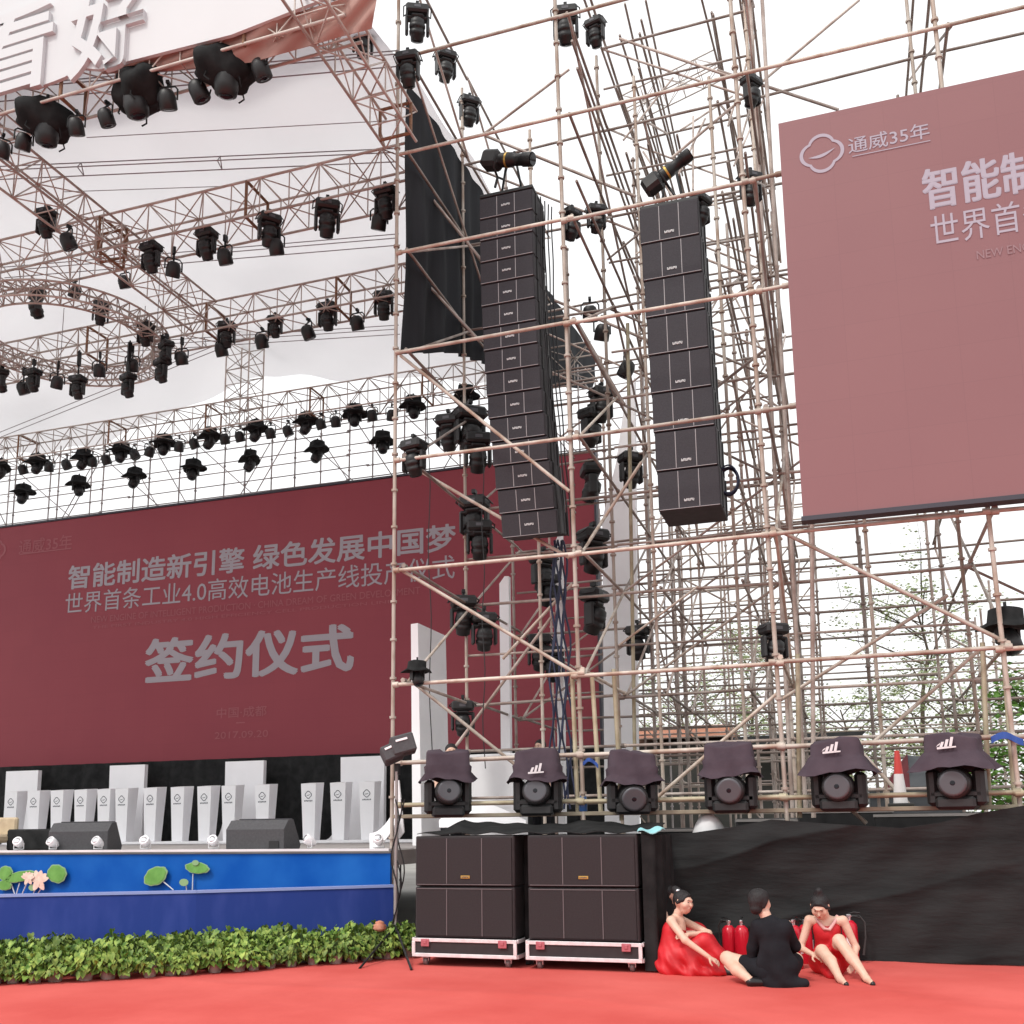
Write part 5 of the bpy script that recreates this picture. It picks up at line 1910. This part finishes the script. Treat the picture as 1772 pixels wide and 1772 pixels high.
hand(B, V3((-.15, -.33, .225)), (.75, -.6, -.25), (.1, -.5, .8), 1, .6)
limb(B, [V3((.17, -.13, .545)), V3((.275, -.13, .28)), V3((.245, -.33, .15))], [.046, .036, .024])
hand(B, V3((.245, -.33, .15)), (-.25, -.85, -.4), (.6, -.3, .6), -1, .6)
limb(B, [V3((.09, -.04, .12)), V3((.12, -.37, .37)), V3((.235, -.49, .215)), V3((.34, -.62, .075))], [.098, .062, .058, .036])
limb(B, [V3((.34, -.60, .06)), V3((.36, -.66, .045)), V3((.40, -.79, .028))], [.038, .036, .024], .015)
limb(B, [V3((-.09, -.04, .12)), V3((-.05, -.42, .27)), V3((.03, -.55, .19)), V3((.10, -.72, .07))], [.098, .062, .057, .036])
limb(B, [V3((.10, -.70, .055)), V3((.12, -.76, .042)), V3((.16, -.88, .028))], [.038, .036, .024], .015)
bd = obj('body', sdf_mesh(B, .0085), 'skin', t)
face_bits(t, PW)
HR = [('c', PW(-.03, .04, -.004), PW(-.03, .04, .004), .089, .089, .02), ('c', PW(-.06, -.01, 0), PW(-.07, -.05, 0), .072, .05, .02), *[('c', PW(.05, .078, q * .012), PW(.036, .03, q * .070), .024, .018, .015) for q in (-1, 1)], *[('c', PW(.036, .03, q * .070), PW(-.01, -.015, q * .084), .018, .02, .015) for q in (-1, 1)], ('c', PW(.0, .072, -.03), PW(.0, .072, .03), .036, .036, .02), ('c', PW(-.055, .13, 0), PW(-.06, .16, 0), .045, .035, .02)]
obj('hair', sdf_mesh(HR, .008), 'hair', t)
DR = []
limb(DR, [V3((0, 0, .10)), V3((0, -.03, .25)), chest], [.145, .122, .135], .05)
DR.append(('c', V3((-.06, -.14, .47)), V3((.06, -.14, .47)), .075, .075, .04))
for s_, kn in ((1, V3((.11, -.27, .30))), (-1, V3((-.06, -.30, .23)))):
    limb(DR, [V3((s_ * .08, -.03, .12)), kn], [.125, .085], .05)
DR.append(('c', V3((0, -.10, .10)), V3((.03, -.40, .05)), .12, .05, .08))
DR.append(('c', V3((.03, -.3, .08)), V3((.03, -.45, .03)), .09, .03, .06))
fold = lambda X, Y, Z: .005 * np.sin(X * 48 + Z * 20) * np.clip((.35 - Z) * 4, 0, 1)
obj('dress', sdf_mesh(DR, .009, fold=fold), 'red_dress', t)
cl = [V3((-.105, -.10, .585)), V3((-.08, -.20, .54)), V3((-.02, -.245, .47)), V3((.03, -.245, .465)), V3((.085, -.20, .54)), V3((.11, -.10, .585))]
obj('collar', MB().path(cl, .018, 8), 'pink_trim', t)
for (a, b) in ((V3((.345, -.60, .035)), V3((.41, -.80, .02))), (V3((.105, -.70, .035)), V3((.17, -.89, .02)))):
    obj('shoe', sdf_mesh([('c', a, a.lerp(b, .4), .034, .030, .01), ('c', a.lerp(b, .4), b, .031, .026, .01), ('c', a + V3((-.01, .03, -.005)), a + V3((0, .02, .0)), .03, .03, .01)], .008), 'black_shoe', t)

# ---- woman on the left, seen from the side, hugging her knees
t = thing('person', 'woman in a long red satin dress hugging her knees, seen from the side', 'person', aZ(1162, 1682, .004))
B = []
limb(B, [V3((0, 0, .12)), V3((.02, -.0, .27)), V3((.05, -.0, .43)), V3((.08, 0, .52))], [.13, .108, .112, .085], .05)
for s_ in (-1, 1):
    B.append(('c', V3((.06, s_ * .06, .535)), V3((.05, s_ * .155, .545)), .055, .047, .03))
hc = V3((.165, -.05, .725))
limb(B, [V3((.07, -.0, .54)), V3((.105, -.02, .62)), V3((.125, -.03, .67))], [.055, .046, .046], .02)
PW = head(B, hc, (.86, -.45, -.08), (.1, 0, 1))
limb(B, [V3((.04, -.165, .545)), V3((.20, -.265, .36)), V3((.43, -.28, .205))], [.046, .036, .024])
hand(B, V3((.43, -.28, .205)), (.85, .05, -.5), (.3, -.5, .8), 1, .5)
limb(B, [V3((.06, .155, .545)), V3((.40, .06, .40)), V3((.22, -.15, .405))], [.046, .036, .024])
hand(B, V3((.22, -.15, .405)), (-.75, -.6, -.05), (.2, -.6, .8), -1, .5)
for s_ in (-1, 1):
    limb(B, [V3((.02, s_ * .08, .12)), V3((.37, s_ * .09, .33)), V3((.50, s_ * .08, .18)), V3((.575, s_ * .07 - .02, .07))], [.098, .06, .055, .036])
    limb(B, [V3((.575, s_ * .07 - .02, .055)), V3((.69, s_ * .07 - .05, .03))], [.038, .024], .015)
obj('body', sdf_mesh(B, .0085), 'skin', t)
face_bits(t, PW)
HR = [('c', PW(-.03, .04, -.004), PW(-.03, .04, .004), .090, .090, .02), ('c', PW(-.06, -.01, 0), PW(-.075, -.05, 0), .07, .045, .02), *[('c', PW(.05, .078, q * .012), PW(.036, .03, q * .070), .024, .018, .015) for q in (-1, 1)], *[('c', PW(.036, .03, q * .070), PW(-.015, .0, q * .084), .018, .02, .015) for q in (-1, 1)], ('c', PW(.0, .072, -.03), PW(.0, .072, .03), .036, .036, .02), ('c', PW(-.10, .11, 0), PW(-.12, .12, 0), .048, .042, .02)]
obj('hair', sdf_mesh(HR, .008), 'hair', t)
obj('hair_clip', MB().lathe([(.01, -.02), (.026, -.01), (.026, .01), (.01, .02)], 10, PW(-.06, .115, .03)), 'chrome', t)
DR = []
limb(DR, [V3((0, 0, .10)), V3((.02, 0, .27)), V3((.045, 0, .42))], [.155, .128, .128], .05)
limb(DR, [V3((0, 0, .12)), V3((.36, 0, .30)), V3((.49, -.01, .15)), V3((.55, -.03, .05))], [.16, .105, .10, .08], .06)
for s_ in (-1, 1):
    limb(DR, [V3((.05, s_ * .08, .14)), V3((.37, s_ * .09, .335)), V3((.50, s_ * .08, .18)), V3((.57, s_ * .06, .06))], [.125, .075, .07, .06], .045)
limb(DR, [V3((-.02, -.12, .05)), V3((.25, -.18, .03)), V3((.52, -.17, .03))], [.08, .05, .04], .09)
limb(DR, [V3((.05, -.09, .18)), V3((.3, -.12, .17)), V3((.45, -.11, .10))], [.09, .065, .05], .08)
limb(DR, [V3((-.02, .14, .06)), V3((.5, .16, .06))], [.09, .07], .09)
fold = lambda X, Y, Z: (.010 * np.sin((X * .75 + .75 * Z) * 40 + np.sin(Z * 9) * 1.3 + Y * 4) + .004 * np.sin((X + .4 * Z) * 71)) * np.clip((.40 - Z) * 4, 0, 1)
obj('dress', sdf_mesh(DR, .009, fold=fold), 'red_dress', t)
for s_ in (-1, 1):
    a, b = V3((.585, s_ * .07 - .03, .032)), V3((.70, s_ * .07 - .05, .02))
    obj('shoe', sdf_mesh([('c', a, b, .04, .028, .01), ('c', a, a + V3((-.02, 0, .03)), .038, .036, .01)], .008), 'black_shoe', t)

# ---- woman half hidden behind her
t = thing('person', 'woman with dark bun in red, half hidden behind the woman hugging her knees', 'person', aZ(1150, 1668, .004))
B = []
limb(B, [V3((0, 0, .12)), V3((0, 0, .27)), V3((.02, 0, .45)), V3((.03, 0, .55))], [.13, .108, .112, .085], .05)
for s_ in (-1, 1):
    B.append(('c', V3((.03, s_ * .06, .56)), V3((.03, s_ * .155, .565)), .055, .047, .03))
    limb(B, [V3((.03, s_ * .165, .565)), V3((.16, s_ * .24, .35)), V3((.36, s_ * .12, .36))], [.046, .036, .024])
    hand(B, V3((.36, s_ * .12, .36)), (.8, -s_ * .5, -.2), (0, 0, 1), s_, .5)
    limb(B, [V3((.02, s_ * .08, .12)), V3((.38, s_ * .09, .33)), V3((.50, s_ * .08, .07)), V3((.62, s_ * .08, .03))], [.098, .06, .04, .026])
hc = V3((.06, .0, .755))
limb(B, [V3((.03, -.0, .57)), V3((.05, 0, .70))], [.052, .046], .02)
PW = head(B, hc, (.75, .66, -.05), (0, 0, 1))
obj('body', sdf_mesh(B, .010), 'skin', t)
HR = [('c', PW(-.03, .04, -.004), PW(-.03, .04, .004), .096, .096, .02), ('c', PW(-.06, -.01, 0), PW(-.075, -.05, 0), .075, .05, .02), ('c', PW(-.07, .13, 0), PW(-.08, .14, 0), .05, .045, .02)]
obj('hair', sdf_mesh(HR, .009), 'hair', t)
DR = []
limb(DR, [V3((0, 0, .10)), V3((.0, 0, .27)), V3((.02, 0, .44))], [.155, .128, .128], .05)
limb(DR, [V3((0, 0, .12)), V3((.36, 0, .32)), V3((.50, 0, .1))], [.17, .13, .12], .07)
obj('dress', sdf_mesh(DR, .011), 'red_dress', t)

# ---- person in a black shirt, back to the camera, cross-legged
t = thing('person', 'person in a loose black shirt sitting cross-legged with back turned', 'person', aZ(1345, 1706, .004))
B = []
limb(B, [V3((0, 0, .12)), V3((0, .01, .3)), V3((-.02, .03, .48)), V3((-.03, .03, .56))], [.125, .105, .11, .085], .05)
for s_ in (-1, 1):
    B.append(('c', V3((-.025 + s_ * .06, .03, .575)), V3((-.025 + s_ * .145, .02, .57)), .052, .045, .03))
hc = V3((-.125, .06, .775))
limb(B, [V3((-.04, .03, .58)), V3((-.085, .04, .67)), V3((-.105, .05, .72))], [.058, .05, .05], .02)
PW = head(B, hc, (.55, .82, -.12), (0, .1, 1))
limb(B, [V3((-.165, .02, .57)), V3((-.225, .08, .31)), V3((-.27, .12, .10))], [.046, .037, .027])
hand(B, V3((-.27, .12, .10)), (-.3, .4, -.6), (-.8, 0, .3), -1, .5)
limb(B, [V3((.12, .02, .57)), V3((.175, .16, .34)), V3((.08, .36, .28))], [.046, .037, .027])
hand(B, V3((.08, .36, .28)), (-.5, .8, .0), (0, 0, 1), 1, .5)
limb(B, [V3((-.09, .03, .12)), V3((-.49, .20, .22)), V3((-.38, .05, .13)), V3((-.25, -.10, .065))], [.10, .066, .062, .038])
limb(B, [V3((-.25, -.10, .05)), V3((-.11, -.06, .035))], [.038, .028], .015)
limb(B, [V3((.09, .03, .12)), V3((.17, .44, .20)), V3((.12, .36, .12)), V3((.0, .30, .07))], [.095, .06, .055, .036])
limb(B, [V3((.0, .30, .06)), V3((-.16, .32, .04))], [.038, .026], .015)
obj('body', sdf_mesh(B, .0085), 'skin', t)
HR = [('c', PW(-.03, .04, -.004), PW(-.03, .04, .004), .098, .098, .02), ('c', PW(-.055, -.01, 0), PW(-.065, -.06, 0), .078, .06, .02), ('c', PW(.02, .085, -.03), PW(.02, .085, .03), .036, .036, .02),
      ('c', PW(-.01, .0, -.08), PW(-.02, -.04, -.075), .03, .02, .02), ('c', PW(-.03, .0, .078), PW(-.04, -.04, .072), .025, .02, .02)]
obj('hair', sdf_mesh(HR, .008), 'hair', t)
SH = []
limb(SH, [V3((.02, .0, .05)), V3((.02, .0, .16)), V3((0, .01, .32)), V3((-.02, .03, .50)), V3((-.03, .03, .57))], [.165, .15, .135, .125, .085], .06)
limb(SH, [V3((-.12, -.02, .035)), V3((.25, -.03, .03))], [.06, .05], .08)
limb(SH, [V3((-.09, -.0, .2)), V3((.12, -.0, .2))], [.09, .08], .08)
limb(SH, [V3((-.13, .02, .52)), V3((.09, .02, .52))], [.075, .075], .06)
limb(SH, [V3((-.045, .03, .575)), V3((-.06, .035, .605))], [.078, .062], .03)
for s_, pts in ((-1, [V3((-.16, .02, .56)), V3((-.225, .075, .34)), V3((-.24, .095, .24))]), (1, [V3((.11, .02, .56)), V3((.172, .15, .36)), V3((.14, .24, .32))])):
    limb(SH, pts, [.064, .055, .05], .03)
fold = lambda X, Y, Z: .006 * np.sin(X * 30 + Z * 12 + 2 * np.sin(Z * 9)) * np.clip((.55 - Z) * 3, 0, 1)
obj('shirt', sdf_mesh(SH, .009, fold=fold), 'black_shirt', t)
obj('shorts', sdf_mesh([('c', V3((-.08, .03, .12)), V3((-.30, .12, .18)), .125, .09, .04), ('c', V3((.08, .03, .12)), V3((.15, .35, .185)), .115, .09, .04), ('c', V3((-.06, 0, .12)), V3((.06, 0, .12)), .13, .13, .05)], .011), 'black_shirt', t)
obj('shoe', sdf_mesh([('c', V3((-.24, -.10, .042)), V3((-.09, -.055, .036)), .05, .038, .02)], .009), 'black_shoe', t)


# ---- two people standing on the stage behind the lights
def standing(label, px, py, Y, shirt, rz):
    p = aY(px, py, Y)
    t = thing('person', label, 'person', (p.x, Y, DZ), rz)
    H = max(1.45, min(1.8, p.z - DZ + .12))
    k = H / 1.7
    B = []
    limb(B, [V3((0, 0, .95 * k)), V3((0, 0, 1.15 * k)), V3((0, -.01, 1.32 * k)), V3((0, 0, 1.42 * k))], [.13, .115, .125, .09], .05)
    hc = V3((0, -.03, 1.585 * k))
    limb(B, [V3((0, 0, 1.42 * k)), V3((0, -.01, 1.53 * k))], [.055, .048], .02)
    PW = head(B, hc, (0, -1, -.1), (0, 0, 1))
    for s_ in (-1, 1):
        B.append(('c', V3((s_ * .07, 0, 1.40 * k)), V3((s_ * .17, 0, 1.39 * k)), .06, .05, .03))
        limb(B, [V3((s_ * .18, 0, 1.39 * k)), V3((s_ * .235, .02, 1.10 * k)), V3((s_ * .22, -.08, .86 * k))], [.048, .038, .026])
        hand(B, V3((s_ * .22, -.08, .86 * k)), (0, -.2, -1), (s_, 0, 0), s_, .4)
        limb(B, [V3((s_ * .09, 0, .92 * k)), V3((s_ * .10, -.01, .48 * k)), V3((s_ * .10, .02, .08))], [.10, .062, .04])
        limb(B, [V3((s_ * .10, .03, .05)), V3((s_ * .11, -.14, .035))], [.04, .03], .02)
    obj('body', sdf_mesh(B, .012), 'skin', t)
    face_bits(t, PW)
    obj('hair', sdf_mesh([('c', PW(-.03, .04, -.004), PW(-.03, .04, .004), .097, .097, .02), ('c', PW(-.06, -.01, 0), PW(-.07, -.06, 0), .075, .055, .02)], .01), 'hair', t)
    SH = []
    limb(SH, [V3((0, 0, .90 * k)), V3((0, 0, 1.15 * k)), V3((0, -.01, 1.34 * k)), V3((0, 0, 1.42 * k))], [.15, .135, .14, .10], .05)
    for s_ in (-1, 1):
        limb(SH, [V3((s_ * .10, 0, 1.40 * k)), V3((s_ * .185, 0, 1.39 * k)), V3((s_ * .225, .015, 1.16 * k))], [.07, .062, .055], .03)
    obj('shirt', sdf_mesh(SH, .012), shirt, t)
    TR = []
    for s_ in (-1, 1):
        limb(TR, [V3((s_ * .085, 0, .93 * k)), V3((s_ * .10, -.01, .48 * k)), V3((s_ * .10, .02, .10))], [.125, .08, .065])
    obj('trousers', sdf_mesh(TR, .012), 'black_shirt', t)


standing('person with dark hair and bare shoulders behind the first plum covered light', 781, 1303, 15.0, 'beige', .4)
standing('person in black standing on the stage in front of the dark red screen', 935, 1262, 17.2, 'black_shirt', -.3)

# ================================================================== FIRE EXTINGUISHERS
def extinguisher():
    t = thing('fire_extinguisher', 'red fire extinguisher', 'fire extinguisher', group='red fire extinguishers by the black fabric')
    bdy = obj('cylinder', MB().lathe([(.072, .0), (.078, .008), (.078, .34), (.070, .385), (.040, .415), (.026, .42)], 20), 'extinguisher', t)
    obj('paper_label', MB().box((.0, -.0775, .20), (.055, .004, .11)), 'paper_label', bdy)
    obj('valve', MB().tube((0, 0, .415), (0, 0, .455), .02, n=10).box((0, 0, .462), (.05, .03, .03), bev=.006), 'chrome', t)
    obj('handle', MB().path([(-.02, 0, .475), (.05, 0, .50), (.11, 0, .495)], .008, 6).path([(-.01, 0, .455), (.06, 0, .46), (.11, 0, .445)], .008, 6), 'black_metal', t)
    obj('hose', MB().path([(.02, .0, .46), (.10, .02, .47), (.15, .02, .40), (.15, .01, .25), (.12, .0, .08)], [.009, .009, .009, .010, .014], 8), 'rubber', t)
    return Proto(t)


EX = extinguisher()
for px, py, s_, rz, lab in ((1264, 1668, 1.0, 2.4, 'red fire extinguisher standing next to the woman hugging her knees'), (1286, 1670, 1.02, 1.5, 'red fire extinguisher with a white label, half behind the black shirt'),
                            (1377, 1676, 1.08, 1.2, 'red fire extinguisher between the black shirt and the bowed woman'), (1396, 1667, 1.0, 2.0, 'red fire extinguisher mostly hidden behind the bowed woman'),
                            (1474, 1666, 1.1, -.1, 'red fire extinguisher with a looping hose, right of the bowed woman')):
    p = aZ(px, py, .004)
    EX.put(p, rz, lab, s_)

# ================================================================== BEHIND THE FABRIC: cone, tent, cases, shed, trees
def cone(px, py, Y, hpx, label, zb_):
    p = aY(px, py, Y)
    t = thing('traffic_cone', label, 'traffic cone', (p.x, Y, zb_))
    h = max(.4, p.z + (aY(px, py - hpx / 2, Y).z - p.z) - zb_)
    obj('base_plate', MB().box((0, 0, .02), (.30, .30, .04), bev=.01), 'rubber', t)
    r = lambda z: .09 - .06 * z / h
    zs = [.04, h * .42, h * .58, h]
    for q, m in enumerate(('cone_white', 'cone_white', 'cone_red')):
        obj('band' if q else 'sleeve', MB().lathe([(r(zs[q]), zs[q]), (r(zs[q + 1]), zs[q + 1])], 14), m, t)
    return t


cone(1555, 1340, 13.5, 82, 'tall red and white traffic cone between two plum covered lights', 1.735)
# tent
p0, p1 = aY(1505, 1392, 19), aY(1655, 1392, 19)
t = thing('tent', 'dark grey tent with a red end panel behind the traffic cone', 'tent', ((p0.x + p1.x) / 2, 19, 0))
hw = (p1.x - p0.x) / 2
zt_ = aY(1580, 1308, 19).z
zc_ = aY(1560, 1365, 19).z
obj('roof', MB().prism([V3((-hw * .05, -.3, zt_)), V3((hw, -.3, zt_ - .12)), V3((hw * 1.05, -1.0, zc_)), V3((-hw * .1, -1.0, zc_))], (0, .9, .0)), 'tent_grey', t)
obj('end_panel', MB().prism([V3((-hw * .05, -.31, zt_ + .02)), V3((-hw * .1, -1.01, zc_)), V3((-hw, -.7, zc_ - .3))], (0, .1, .02)), 'tent_red', t)
obj('wall', MB().box((0, -.2, zc_ / 2), (hw * 2, 1.4, zc_)), 'tent_grey', t)
for k, (px, wd_, h_) in enumerate(((1195, 1.1, 1.5), (1330, .9, 1.62), (1460, 1.2, 1.72), (1600, 1.3, 1.66), (1720, .8, 1.5))):
    p = aY(px, 1400, 14.6)
    t = thing('equipment_case', 'black equipment case behind the black fabric, %s from the left' % ORD[k], 'case', (p.x, 14.5, 0), RNG.normal() * .1, 'black equipment cases behind the fabric')
    obj('shell', MB().box((0, 0, h_ / 2 + .05), (wd_, .7, h_ - .1), bev=.02), 'black_plastic', t)
    for ez in (h_ - .03, .11):
        obj('edge_trim', MB().box((0, -.352, ez), (wd_ + .01, .02, .035)), 'steel_plain', t)
    mb = MB()
    for sx in (-1, 1):
        for sy in (-1, 1):
            mb.tube((sx * wd_ * .4 - .02, sy * .25, .05), (sx * wd_ * .4 + .02, sy * .25, .05), .05, n=10)
    obj('caster', mb, 'caster', t)
# plastic-wrapped hump, bottle, blue ribbons, small cone
p = aY(1228, 1432, 12.9)
n, m_ = 18, 8
vs = [(.21 * math.cos(2 * math.pi * i / n) * math.cos(j / m_ * 1.57) * (1 + .06 * math.sin(5 * i)), .15 * math.sin(2 * math.pi * i / n) * math.cos(j / m_ * 1.57), .34 * math.sin(j / m_ * 1.57) - .05 + .01 * math.sin(3 * i + j)) for j in range(m_ + 1) for i in range(n)]
fs = [(j * n + i, j * n + (i + 1) % n, (j + 1) * n + (i + 1) % n, (j + 1) * n + i) for j in range(m_) for i in range(n)]
tag(obj('wrapped_bundle', MB().add(vs, fs, True), 'off_white', None, (p.x, 12.85, p.z - .12)), 'rounded bundle wrapped in grey plastic just above the black fabric', 'bundle')
p = aY(1004, 1420, 12.55)
t = thing('water_bottle', 'blue water bottle on the planks beside the second pole', 'bottle', (p.x, 12.72, 1.728))
obj('bottle_body', MB().lathe([(.05, 0), (.055, .01), (.055, .16), (.03, .21), (.018, .22), (.018, .24)], 14), 'bottle_blue', t)
obj('cap', MB().lathe([(.02, .24), (.02, .262)], 10), 'white_paint', t)
for (px, py, lab, sz) in ((1742, 1274, 'blue rag tied round the upper rail at the far right pole', .16), (1022, 1318, 'blue rag knotted on the rail beside the second pole', .10)):
    p = aY(px, py, 12.56)
    g = [[(p.x + (i - 4) * sz / 4, p.y + .03 * math.sin(i * 1.3), p.z - .12 * j / 3 * sz / .1 * .4 + .05 * math.sin(i * .5)) for i in range(9)] for j in range(4)]
    tag(obj('blue_rag', MB().sheet(g, .01), 'blue_cloth'), lab, 'cloth')
# shed with tiled roof and black awning
t = thing('shed', 'low dark shed with an orange tiled roof behind the scaffold', 'shed', (aY(1230, 1300, 31).x, 31, 0))
x0, x1 = aY(1085, 1270, 31).x - t.location.x, aY(1262, 1270, 31).x - t.location.x
zr, ze = aY(1170, 1246, 31).z, aY(1170, 1277, 31).z
x2 = aY(1480, 1270, 31).x - t.location.x
obj('wall', MB().box(((x0 + x2) / 2, 2.2, ze / 2 - .05), (x2 - x0 - .6, 4.0, ze - .1)), 'shed_wall', t)
obj('roof', MB().prism([V3((x0, -.2, ze)), V3((x1, -.2, ze)), V3((x1 - .2, 2, zr)), V3((x0 + .1, 2, zr))], (0, 2.2, 0)), 'roof_tile', t)
zw = aY(1380, 1290, 31).z
obj('awning', MB().prism([V3((x1 + .1, -.9, zw)), V3((x2, -.9, zw)), V3((x2 + .35, -.4, zw + .35)), V3((x1 + .1, -.4, zw + .28))], (0, 1.2, .1)), 'black_cloth', t)


def tree(label, px, Y, htop, w_, nleaf, mt, seed, trunk_r=.11, leaf=.12, low=.25, droop=0.0):
    rr = np.random.default_rng(seed)
    p = aY(px, 1400, Y)
    zt_ = htop
    t = thing('tree', label, 'tree', (p.x, Y, 0))
    mt_ = MB()
    pts = [V3((rr.normal() * .06 * i, rr.normal() * .06 * i, zt_ * .8 * i / 6)) for i in range(7)]
    mt_.path(pts, [trunk_r * (1 - .13 * i) for i in range(7)], 8)
    tips = []
    for k in range(34):
        f = low + (1 - low) * rr.random()
        b0 = pts[min(6, int(f * 6))].lerp(pts[min(6, int(f * 6) + 1)], f * 6 - int(f * 6))
        a = rr.random() * 6.283
        L = w_ * (.45 + .6 * rr.random()) * (1.15 - .55 * abs(f - .5))
        rise = (.35 + .7 * rr.random()) * L * .8
        mid = b0 + V3((math.cos(a) * L * .5, math.sin(a) * L * .5, rise * .65))
        e = b0 + V3((math.cos(a) * L, math.sin(a) * L, rise - droop * L))
        mt_.path([b0, mid, e], [trunk_r * .35 * (1.1 - .6 * f), trunk_r * .2, .008], 5)
        tips.append((b0, mid, e))
        for q in range(4):
            s0 = mid.lerp(e, rr.random())
            e2 = s0 + V3((rr.normal(), rr.normal(), rr.normal() * .7 + .25 - droop)) * L * .28
            mt_.path([s0, e2], [.012, .004], 4)
            tips.append((s0, s0.lerp(e2, .5), e2))
    obj('trunk', mt_, 'bark', t)
    lf = MB()
    for i in range(nleaf):
        b0, mid, e = tips[rr.integers(len(tips))]
        f = rr.random()
        c = mid.lerp(e, f) + V3((rr.normal(), rr.normal(), rr.normal())) * .16
        M_ = Matrix.Rotation(rr.random() * 6.283, 3, 'Z') @ Matrix.Rotation(rr.random() * 3, 3, 'X')
        s_ = leaf * (.6 + .8 * rr.random())
        vs = [c + M_ @ (V3(q) * s_) for q in ((-.5, 0, 0), (0, .28, .05), (.55, 0, 0), (0, -.28, .05))]
        lf.add(vs, [(0, 1, 2, 3)])
    obj('crown', lf, mt, t)


tree('tall sparse tree with bare twigs behind the right scaffold bay', 1600, 34, 10.2, 3.1, 5200, 'tree_leaf_pale', 11, .12, .10, .2)
tree('slender pale green tree behind the dense scaffold', 1312, 36, 10.2, 1.3, 4200, 'tree_leaf_pale', 12, .1, .11, .15)
tree('loose green tree between the shed and the scaffold', 1470, 40, 7.2, 2.6, 4200, 'tree_leaf_pale', 13, .12, .11, .2)
tree('bright green leafy tree at the right edge', 1775, 19, 4.4, 1.1, 3200, 'tree_leaf_bright', 14, .08, .11, .15)
tree('dark green tree rising behind the orange tiled roof', 1180, 42, 8.2, 2.6, 4200, 'tree_leaf_pale', 15, .12, .12, .2)
tree('pale green tree low at the far right behind the tent', 1690, 30, 6.0, 2.2, 4200, 'tree_leaf_pale', 16, .1, .10, .1)
